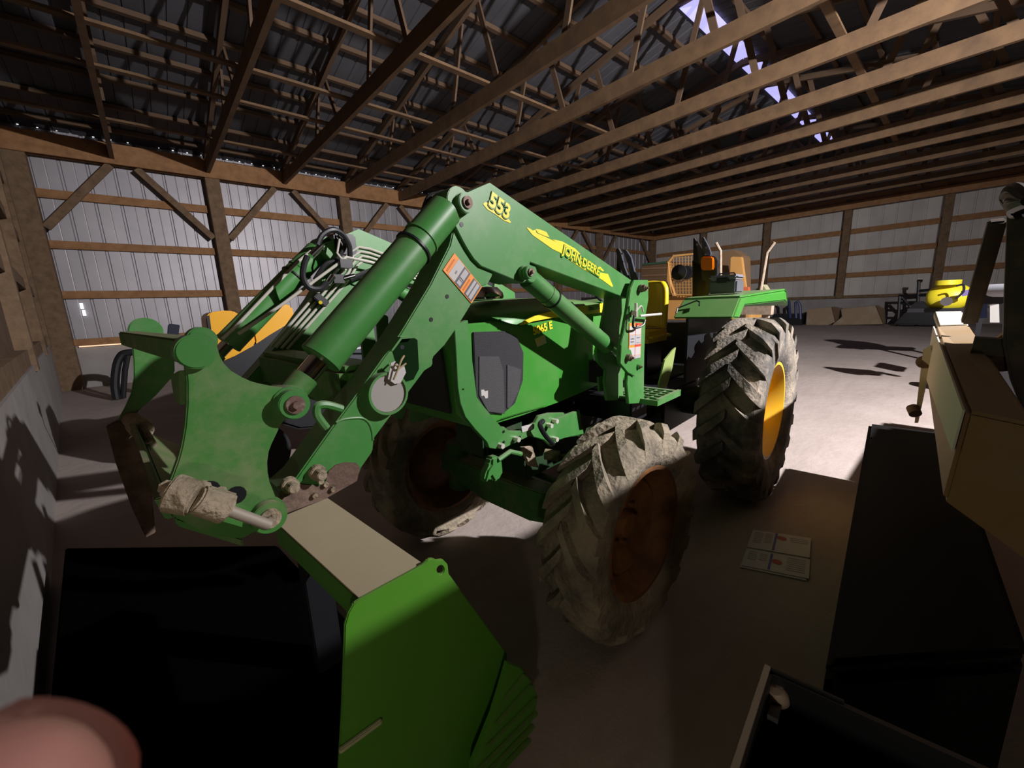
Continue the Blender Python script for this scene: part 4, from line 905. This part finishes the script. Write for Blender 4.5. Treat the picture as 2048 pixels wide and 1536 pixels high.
# ================================================================== NEWSPAPER
cs = [onz(1506, 1062, .0), onz(1623, 1079, .0), onz(1617, 1164, .0), onz(1480, 1136, .0)]
NP0 = (cs[0]+cs[2])/2
NP = empty('newspaper', NP0, 0, 'folded newspaper lying on the floor right of the front tire', 'newspaper')
PAPER = mat('newsprint', (.62, .60, .60), .8); INK = mat('newsprint_ink', (.38, .37, .39), .8)
def npa(s, t): return (cs[0].lerp(cs[1], s)).lerp(cs[3].lerp(cs[2], s), t)-NP0
def sheet(s0, s1, t0_, t1_, z, mt, nm, par, th=.004):
    MB().prism([npa(s0, t0_)+V((0, 0, z)), npa(s1, t0_)+V((0, 0, z)), npa(s1, t1_)+V((0, 0, z)), npa(s0, t1_)+V((0, 0, z))], (0, 0, th)).build(nm, mt, par, smooth=False)
sheet(0, .97, .0, 1, .0, PAPER, 'lower_sheets', NP, .008)
sheet(.02, 1.0, .55, .97, .009, PAPER, 'page', NP, .004); sheet(0, .99, .02, .52, .010, PAPER, 'page', NP, .006)
sheet(.40, .44, .03, .50, .0165, BLUEP, 'blue_rule', NP, .0006); sheet(.40, .44, .58, .95, .0135, BLUEP, 'blue_rule', NP, .0006)
for (s, t, z) in ((.52, .15, .0165), (.52, .75, .0135)):
    c = npa(s, t); MB().cyl(c+V((0, 0, z)), c+V((0, 0, z+.0006)), .028, n=16).build('red_mark', mat('newsprint_red', (.45, .12, .10), .7), NP)
ink = MB()
for (s0, s1, t0_, n_, z) in ((.06, .2, .08, 7, .0165), (.24, .37, .08, 6, .0165), (.06, .2, .60, 5, .0135), (.24, .36, .62, 4, .0135), (.66, .94, .60, 7, .0135), (.66, .95, .1, 3, .0165)):
    for k in range(n_):
        t = t0_+k*.045; ink.prism([npa(s0, t)+V((0, 0, z)), npa(s1, t)+V((0, 0, z)), npa(s1, t+.02)+V((0, 0, z)), npa(s0, t+.02)+V((0, 0, z))], (0, 0, .0005))
o = ink.build('printed_text', INK, NP, smooth=False); o['kind'] = 'stuff'

# ================================================================== DARK STEEL BOX, BOTTOM RIGHT
zt = .80; A = onz(1535, 1337, zt); B = onz(1468, 1545, zt); Cc = onz(1612, 1366, zt)
dB = (B-A).normalized(); dC = (Cc-A); dC = (dC-dB*dC.dot(dB)*.6).normalized()
P1 = A; P2 = A+dB*.40; P3 = P2+dC*.42; P4 = A+dC*.42
BX0 = V((A.x, A.y, 0)); BX = empty('steel_bin', BX0, 0, 'dark steel bin with a worn pale rim at the bottom right, close to the camera', 'bin')
bn_ = MB()
def wallq(a, b, th=.012, zt_=zt):
    n = V((0, 0, 1)).cross((b-a)).normalized()
    bn_.prism([a-BX0, b-BX0, V((b.x, b.y, 0))-BX0, V((a.x, a.y, 0))-BX0], n*th)
for a, b in ((P1, P2), (P2, P3), (P3, P4), (P4, P1)): wallq(a, b)
bn_.prism([V((q.x, q.y, .01))-BX0 for q in (P1, P2, P3, P4)], (0, 0, .01))
bn_.build('bin_body', BLACK, BX)
MB().beam(A-BX0+V((0, 0, .004)), P2-BX0+V((0, 0, .004)), .012, .010).build('rim', mat('worn_pale_steel', (.55, .50, .44), .4, .6), BX)
MB().beam(A-BX0+V((0, 0, .002)), A+dC*.14-BX0+V((0, 0, .002)), .006, .006).build('rim', BLACK, BX)
kc = onz(1556, 1393, zt-.05); MB().lathe([(.001, .03), (.016, .026), (.022, .012), (.022, -.01), (.001, -.01)], origin=kc-BX0, axis=(-.3, .2, 1), n=18).build('knob', mat('pale_brown_knob', (.45, .34, .27), .5), BX)
MB().beam(kc-BX0+V((0, 0, -.012)), (A+dC*.03+dB*.1)-BX0+V((0, 0, -.03)), .02, .01).build('knob_bracket', BLACK, BX)

# ================================================================== BLACK CRATE BESIDE THE BOOM
zc_ = .55; kq = [onz(1738, 846, zc_), onz(1905, 868, zc_), onz(2060, 1300, zc_), onz(1652, 1330, zc_)]
K0 = V((kq[3].x, kq[3].y, 0)); KC = empty('storage_crate', K0, 0, 'long black crate on the floor under the boom of the right machine', 'crate')
ZD = V((0, 0, 1)); cm = mat('black_crate_plastic', (.006, .006, .006), .6, spec=.2)
MB().prism([q-K0-V((0, 0, .05)) for q in kq], (0, 0, -zc_+.05)).build('crate_body', cm, KC, bevel=.03)
MB().prism([q-K0 for q in kq], (0, 0, -.05)).build('lid', cm, KC, bevel=.02)

# ================================================================== BACKGROUND
def wthing(name, base, label, cat, group=None): return empty(name, base, 0, label, cat, group)
# vehicle behind the loader on the left: yellow bonnet, black body with a white letter
BYv = 4.6
v0 = ony(600, 760, BYv); V0 = V((v0.x, BYv, 0)); VH = wthing('utility_vehicle', V0, 'black and yellow vehicle parked behind the tractor, seen between the loader arms', 'vehicle')
def vp(pts, Y=BYv): return [ony(x, y, Y)-V0 for x, y in pts]
OY = mat('orange_yellow_plastic', (.72, .36, .015), .35)
MB().prism(vp([(412, 634), (420, 625), (446, 621), (466, 622), (500, 640), (510, 690), (470, 712), (440, 725), (418, 690)]), (0, .5, 0)).build('bonnet', OY, VH, bevel=.02)
MB().prism(vp([(413, 632), (419, 631), (424, 668), (418, 668)], BYv-.01), (0, .02, 0)).build('bonnet_stripe', BLACK, VH)
MB().prism(vp([(500, 640), (530, 612), (560, 606), (585, 612), (590, 640), (540, 670), (510, 690)]), (0, .4, 0)).build('fuel_cover', OY, VH, bevel=.02)
MB().prism(vp([(430, 725), (450, 700), (520, 650), (600, 640), (690, 590), (770, 560), (790, 600), (780, 800), (700, 850), (600, 860), (500, 830), (440, 800)], BYv+.05), (0, .7, 0)).build('body', BLACK, VH, bevel=.03)
for (x0, y0, x1, y1) in ((690, 660, 750, 672), (705, 686, 752, 706), (694, 712, 745, 722)):
    MB().prism(vp([(x0, y0), (x1, y0), (x1, y1), (x0, y1)], BYv), (0, .06, 0)).build('trim_panel', mat('dark_slate_plastic', (.05, .055, .07), .3), VH, bevel=.005)
MB().prism(vp([(708, 695), (748, 691), (748, 695), (708, 699)], BYv-.01), (0, .02, 0)).build('chrome_strip', CHROME, VH)
q = ony(737, 641, BYv-.0)-V0; q2 = ony(749, 640, BYv)-V0
text_mesh('door_letter', 'B', (ony(738, 628, BYv)-ony(738, 641, BYv)).length*1.35, WHITE, q, q2-q, (0, 0, 1), VH, depth=.01)
MB().prism(vp([(336, 650), (340, 647), (360, 650), (356, 678), (334, 676)], BYv-.1), (0, .05, 0)).build('mirror', mat('dark_blue_grey', (.02, .022, .04), .3), VH, bevel=.005)
MB().tube(vp([(345, 676), (350, 700), (440, 720)], BYv), .012).build('mirror_arm', BLACK, VH)
for x in (500, 720):
    q = ony(x, 820, BYv+.1); MB().cyl((q.x-V0.x, 0, .30), (q.x-V0.x, .22, .30), .30, n=32).build('wheel', HOSE, VH, bevel=.03)
# black hoop frame behind the carrier
hp = onz(236, 800, 0); HF = wthing('hoop_frame', hp, 'black rounded steel frame standing on the floor left of the loader carrier', 'frame')
MB().tube([q-hp for q in spline([ony(x, y, hp.y) for x, y in ((234, 798), (230, 770), (233, 735), (240, 715), (252, 706), (285, 706), (300, 720), (298, 796))])], .075, n=10).build('hoop', BLACK, HF)
MB().tube([ony(x, y, hp.y)-hp for x, y in ((256, 708), (250, 740), (246, 796))], .05, n=8).build('upright', BLACK, HF)
# orange machine behind the tractor seat
OX = 9.0
OM0 = onx(1400, 640, OX); OM0.z = 0
OM = wthing('harvester', OM0, 'faded orange harvester with wire mesh cab guards behind the tractor seat', 'machine')
def op(pts, X=OX): return [onx(x, y, X)-OM0 for x, y in pts]
FO = dusty('faded_orange', (.48, .24, .06), (.45, .33, .18), .6, .6, 4)
FOD = mat('brown_panel', (.13, .075, .035), .7)  # one even brown for the back, box and end panels
def frame(pts, X, r, nm, mt=FO): 
    MB().tube(op(pts+[pts[0]], X), r, n=6).build(nm, mt, OM)
frame([(1336, 525), (1347, 512), (1390, 508), (1392, 590), (1350, 590), (1340, 560)], OX, .03, 'guard_frame')
ms = MB()
for k in range(9): 
    x = 1341+k*6; ms.tube(op([(x, 512+max(0, 2-k)*5), (x+1, 588)], OX), .006, n=4)
for k in range(12):
    y = 516+k*6; ms.tube(op([(1338, y), (1392, y-1)], OX), .006, n=4)
ms.build('wire_mesh', FO, OM)['kind'] = 'stuff'
MB().prism(op([(1336, 525), (1342, 585), (1352, 592), (1345, 592), (1334, 560)], OX-.05), (.2, 0, 0)).build('guard_panel', FO, OM)
MB().prism(op([(1342, 528), (1392, 524), (1392, 592), (1350, 592)], OX+.5), (.08, 0, 0)).build('back_panel', FOD, OM)
MB().prism(op([(1440, 505), (1464, 499), (1484, 512), (1486, 600), (1440, 600)], OX+.3), (.5, 0, 0)).build('cab_box', FOD, OM, bevel=.02)
MB().prism(op([(1460, 516), (1464, 513), (1483, 514), (1487, 545), (1492, 580), (1492, 592), (1458, 592)], OX), (.1, 0, 0)).build('side_panel', FO, OM, bevel=.01)
MB().prism(op([(1478, 574), (1496, 574), (1498, 590), (1476, 590)], OX-.1), (.1, 0, 0)).build('red_pad', mat('faded_red', (.5, .12, .05), .6), OM)
MB().prism(op([(1334, 590), (1500, 590), (1500, 640), (1334, 640)], OX+.1), (.9, 0, 0)).build('lower_body', FO, OM, bevel=.02)
q = op([(1371, 545)], OX-.1)[0]; MB().lathe([(.001, 0), (.14, 0), (.15, .04), (.15, .12), (.001, .14)], origin=q, axis=(1, 0, 0), n=24).build('fan_cover', BLACK, OM)
for x in (1350, 1480):
    q = op([(x, 700)], OX+.3)[0]; MB().cyl((q.x, q.y, .45), (q.x+.3, q.y, .45), .45, n=28).build('wheel', HOSE, OM, bevel=.04)
# wooden wagon left of it
WX = 14.0; W0_ = onx(1310, 620, WX); W0_.z = 0
WG = wthing('wooden_wagon', W0_, 'brown wooden wagon box standing in the far corner behind the tractor', 'wagon')
def wp(pts, X=WX): return [onx(x, y, X)-W0_ for x, y in pts]
MB().prism(wp([(1284, 528), (1336, 523), (1336, 600), (1284, 602)]), (2.5, 0, 0)).build('wagon_box', FOD, WG)
for y in (536, 550, 564, 578):
    MB().prism(wp([(1284, y), (1336, y-2), (1336, y+1), (1284, y+3)], WX-.03), (.03, 0, 0)).build('side_board', mat('dull_brown_board', (.22, .12, .06), .8), WG)
MB().prism(wp([(1284, 527), (1336, 522), (1336, 526), (1284, 531)], WX-.05), (.1, 0, 0)).build('top_rail', mat('dark_green_rail', (.04, .09, .05), .6), WG)
for x in (1292, 1330):
    q = wp([(x, 640)])[0]; MB().cyl((.2, q.y, .4), (.5, q.y, .4), .4, n=24).build('wheel', HOSE, WG)
# stalk-armed implement
SX = 6.2; S0 = onx(1480, 640, SX); S0.z = 0
SI = wthing('tillage_implement', S0, 'old implement with two thin bent pale arms sticking up behind the near fender', 'implement')
def sp_(pts, X=SX): return [onx(x, y, X)-S0 for x, y in pts]
PALE = mat('pale_weathered_steel', (.42, .33, .25), .6, noise=((.28, .2, .13), 20, .4, .7))
MB().tube(sp_([(1432, 486), (1441, 502), (1441, 610)]), [.022, .02, .022], n=8).build('bent_arm', PALE, SI)
MB().tube(sp_([(1549, 484), (1534, 505), (1522, 575), (1518, 610)]), [.022, .02, .022, .025], n=8).build('bent_arm', PALE, SI)
bs = MB(); bs.prism(sp_([(1500, 592), (1512, 578), (1524, 568), (1532, 580), (1530, 596)]), (.2, 0, 0)); bs.build('bracket', dusty('khaki_paint', (.2, .2, .1), (.4, .35, .25), .8, .7, 10), SI, bevel=.01)
q0, q1 = sp_([(1430, 620)])[0], sp_([(1545, 620)])[0]; MB().beam(q0, q1, .12, .12).build('toolbar', PALE, SI)
for f in (.1, .5, .9):
    q = q0.lerp(q1, f); MB().beam(q, (q.x, q.y, 0), .06, .08).build('shank', PALE, SI)
# back wall objects
BXx = 21.5
def bgt(name, px, X, label, cat): 
    q = onx(px, 640, X); q.z = 0; return wthing(name, q, label, cat), q
bf, q0 = bgt('sled_frame', 1578, 25.0, 'dark blue tubular frame near the back wall, just right of the rear tire', 'frame')
DB = mat('dark_blue_paint', (.03, .05, .14), .45)
def bp(pts, X, o): return [onx(x, y, X)-o for x, y in pts]
MB().tube(bp([(1541, 612), (1560, 603), (1574, 600), (1578, 604), (1580, 636)], 25.0, q0), .07, n=8).build('tube_frame', DB, bf)
MB().tube(bp([(1592, 636), (1591, 606), (1596, 602), (1600, 612), (1601, 638)], 25.0, q0), .07, n=8).build('tube_frame', DB, bf)
dk = bp([(1545, 628), (1602, 628), (1604, 644), (1545, 645)], 25.0, q0); dk = [V((q.x, q.y, max(q.z-.15, 0.0) if k > 1 else q.z)) for k, q in enumerate(dk)]; MB().prism(dk, (.8, 0, 0)).build('black_slab', BLACK, bf, bevel=.02)
for nm, pxs, lab, X in (('feed_trough', [(1614, 619), (1664, 614), (1680, 617), (1672, 640), (1656, 646), (1612, 646)], 'tan steel trough on the floor by the back wall, nearer the blue frame', 25.3), ('feed_trough', [(1682, 618), (1752, 611), (1766, 618), (1768, 645), (1664, 647), (1684, 632)], 'longer tan steel trough by the back wall, beside the black junk', 25.3)):
    t_, q0 = bgt(nm, pxs[0][0]+20, X, lab, 'trough'); q0_ = q0
    mn = min(onx(x, y, X).z for x, y in pxs); q0 = q0+V((0, 0, 0))
    mx_ = max(onx(x, y, X).z for x, y in pxs); kz = mx_/(mx_-mn)
    MB().prism([V((a.x, a.y, (a.z-mn)*kz)) for a in bp(pxs, X, q0)], (.7, 0, 0)).build('trough_body', dusty('tan_trough', (.33, .24, .14), (.48, .41, .33), .8, .7, 2), t_, bevel=.02)
    e_ = bp([pxs[1], pxs[2], pxs[3]], X-.02, q0); e_ = [V((a.x, a.y, max(.01, (a.z-mn)*kz))) for a in e_]
    MB().prism([e_[0], e_[1], e_[2]], (-.05, 0, 0)).build('end_panel', FOD, t_)
jk, q0 = bgt('scrap_rack', 1825, 25.0, 'black steel rack with junk on it near the back wall left of the yellow tank', 'rack')
rk = MB()
for a, b in (((1800, 592), (1795, 653)), ((1838, 562), (1833, 654)), ((1797, 592), (1860, 590)), ((1836, 582), (1860, 580)), ((1800, 606), (1835, 609)), ((1804, 596), (1820, 612)), ((1834, 562), (1845, 562)), ((1800, 622), (1860, 622))):
    rk.tube(bp([a, b], 25.0, q0), .06, n=6)
rk.build('rack_frame', BLACK, jk)
jm = MB(); vs = []
jm.prism(bp([(1786, 649), (1800, 636), (1818, 618), (1826, 606), (1838, 602), (1850, 606), (1858, 618), (1870, 624), (1872, 651)], 24.6, q0), (.9, 0, 0)); jm.build('junk_pile', BLACK, jk, bevel=.05)
ya, q0 = bgt('sprayer_tank', 1895, 13.0, 'bright yellow sprayer tank on a dark wheeled stand at the right, before the back wall', 'tank')
cT = onx(1898, 594, 13.0)-q0; tk = MB(); n1, n2 = 20, 14; rx, ry = (onx(1850, 594, 13.0)-onx(1946, 594, 13.0)).length/2, (onx(1898, 566, 13)-onx(1898, 622, 13)).length/2
vs = []; fs = []
for i in range(n1+1):
    t = math.pi*i/n1; 
    for j in range(n2):
        a = 2*math.pi*j/n2; r = math.sin(t)**.85 if 0 < i < n1 else .0
        vs.append((cT.x+.6*r*ry*math.cos(a)*1.4, cT.y+rx*math.cos(t), cT.z+r*ry*math.sin(a)*(1+.06*math.cos(t))))
for i in range(n1):
    for j in range(n2): fs.append((i*n2+j, i*n2+(j+1) % n2, (i+1)*n2+(j+1) % n2, (i+1)*n2+j))
tk.add(vs, fs); tk.build('tank_shell', mat('bright_yellow_plastic', (.80, .68, .03), .4, noise=((.6, .5, .05), 5, .5, .8)), ya)
MB().cyl(onx(1893, 603, 12.3)-q0, onx(1893, 603, 12.6)-q0, .09, n=24).build('pump_cover', mat('dull_grey_wheel', (.07, .06, .06), .6), ya)
lid_ = onx(1896, 570, 12.8)-q0; MB().cyl(lid_, lid_+V((0, 0, .1)), .2, n=20).build('tank_lid', MATS['bright_yellow_plastic'], ya)
MB().tube(spline([onx(x, y, 12.35)-q0 for x, y in ((1912, 572), (1926, 570), (1927, 582), (1918, 592), (1910, 598))]), .02, n=6).build('hose', BLACK, ya)
MB().prism([onx(x, y, 12.42)-q0 for x, y in ((1922, 582), (1938, 579), (1939, 590), (1924, 593))], (.08, 0, 0)).build('purple_label', mat('purple_label', (.2, .15, .4), .5), ya)
st_ = MB(); 
for y_ in (-.5, .02): st_.beam((cT.x, cT.y+y_, cT.z-ry*.7), (cT.x, cT.y+y_, 0), .08, .08)
st_.beam((cT.x, cT.y-.6, cT.z-ry*.9), (cT.x, cT.y+.6, cT.z-ry*.9), .6, .08); st_.build('stand', BLACK, ya)
pc, q0 = bgt('pipe_trailer', 1985, 9.0, 'low dark trailer carrying a grey pipe at the far right edge', 'trailer')
MB().cyl(onx(1962, 582, 9)-q0, onx(2030, 580, 8.7)-q0, .09, n=16).build('grey_pipe', mat('grey_pipe', (.35, .36, .40), .4), pc)
MB().beam(onx(1958, 596, 9)-q0, onx(2040, 596, 9)-q0, .3, .16).build('trailer_bed', BLACK, pc)
for px_ in (1966, 2020): MB().beam(onx(px_, 604, 9.2)-q0, onx(px_, 636, 9.2)-q0, .08, .08).build('trailer_leg', DB, pc)
for px_ in (1962, 2036):
    q = onx(px_, 640, 9.3)-q0; MB().cyl((q.x, q.y, .30), (q.x+.2, q.y, .30), .30, n=24).build('wheel', HOSE, pc, bevel=.03)
MB().prism([onx(x, y, 9.8)-q0 for x, y in ((1980, 612), (1998, 608), (1999, 645), (1980, 645))], (.5, 0, 0)).build('grey_box', mat('grey_box', (.35, .34, .32), .6), pc)

# ================================================================== THE PHOTOGRAPHER'S FINGERTIP over the lens corner
SKIN = mat('skin', (.50, .235, .20), .5, noise=((.55, .24, .19), 180, .4, .7))
SKIN.node_tree.nodes['Principled BSDF'].inputs['Subsurface Weight'].default_value = .15
SKIN.node_tree.nodes['Principled BSDF'].inputs['Subsurface Radius'].default_value = (.004, .0015, .001)
tipc = CAM+ray(-225, 1900).normalized()*.055
axd = (rt2*.40+up2*.62+fw*.25).normalized()
fg = []; rr = .0092
prof = [(-.075, 1.15), (-.06, 1.12), (-.045, 1.04), (-.032, 1.06), (-.026, 1.08), (-.018, 1.02), (-.008, 1.0), (0, .98), (.004, .90), (.0075, .74), (.0100, .50), (.0115, .22), (.0119, .03)]
e1 = axd.orthogonal().normalized(); e2 = axd.cross(e1); fm_ = MB(); n = 28; c = []
bend = (-rt2*.4-up2*.9-fw*.6).normalized()
for h, s_ in prof:
    ctr = axd*h + bend*(0 if h > -.02 else (abs(h)-.02)**1.5*1.2)
    for i in range(n):
        t = 2*math.pi*i/n; c.append(ctr+(e1*math.cos(t)*1.02+e2*math.sin(t)*.95)*rr*s_)
f = [(i*n+j, i*n+(j+1) % n, (i+1)*n+(j+1) % n, (i+1)*n+j) for i in range(len(prof)-1) for j in range(n)]
f += [tuple(reversed(range(n))), tuple(range((len(prof)-1)*n, len(prof)*n))]
fm_.add(c, f)
PF = empty('person', tipc, 0, 'blurred fingertip of the person holding the camera, bottom left corner', 'person')
fo = fm_.build('finger', SKIN, PF, sub=1)
nd = (fw*.9-up2*.2-rt2*.3); nd = (nd-axd*nd.dot(axd)).normalized(); sd = axd.cross(nd)
nm_ = MB(); vs = []
for i in range(9):
    for j in range(7):
        a = (-1+2*i/8)*.85; h = -.006+.016*j/6; k_ = 1.0 if h < .003 else math.sqrt(max(0.05, 1-((h-.003)/.0095)**2))
        vs.append(axd*h+(nd*math.cos(a)+sd*math.sin(a))*(rr*.985*k_+.0001))
nm_.add(vs, [(i*7+j, i*7+j+1, (i+1)*7+j+1, (i+1)*7+j) for i in range(8) for j in range(6)])
nm_.build('fingernail', mat('nail', (.7, .42, .36), .3), fo)
po.location = CAM+rt2*.018+up2*.006-fw*.004; pd.energy = 0.03
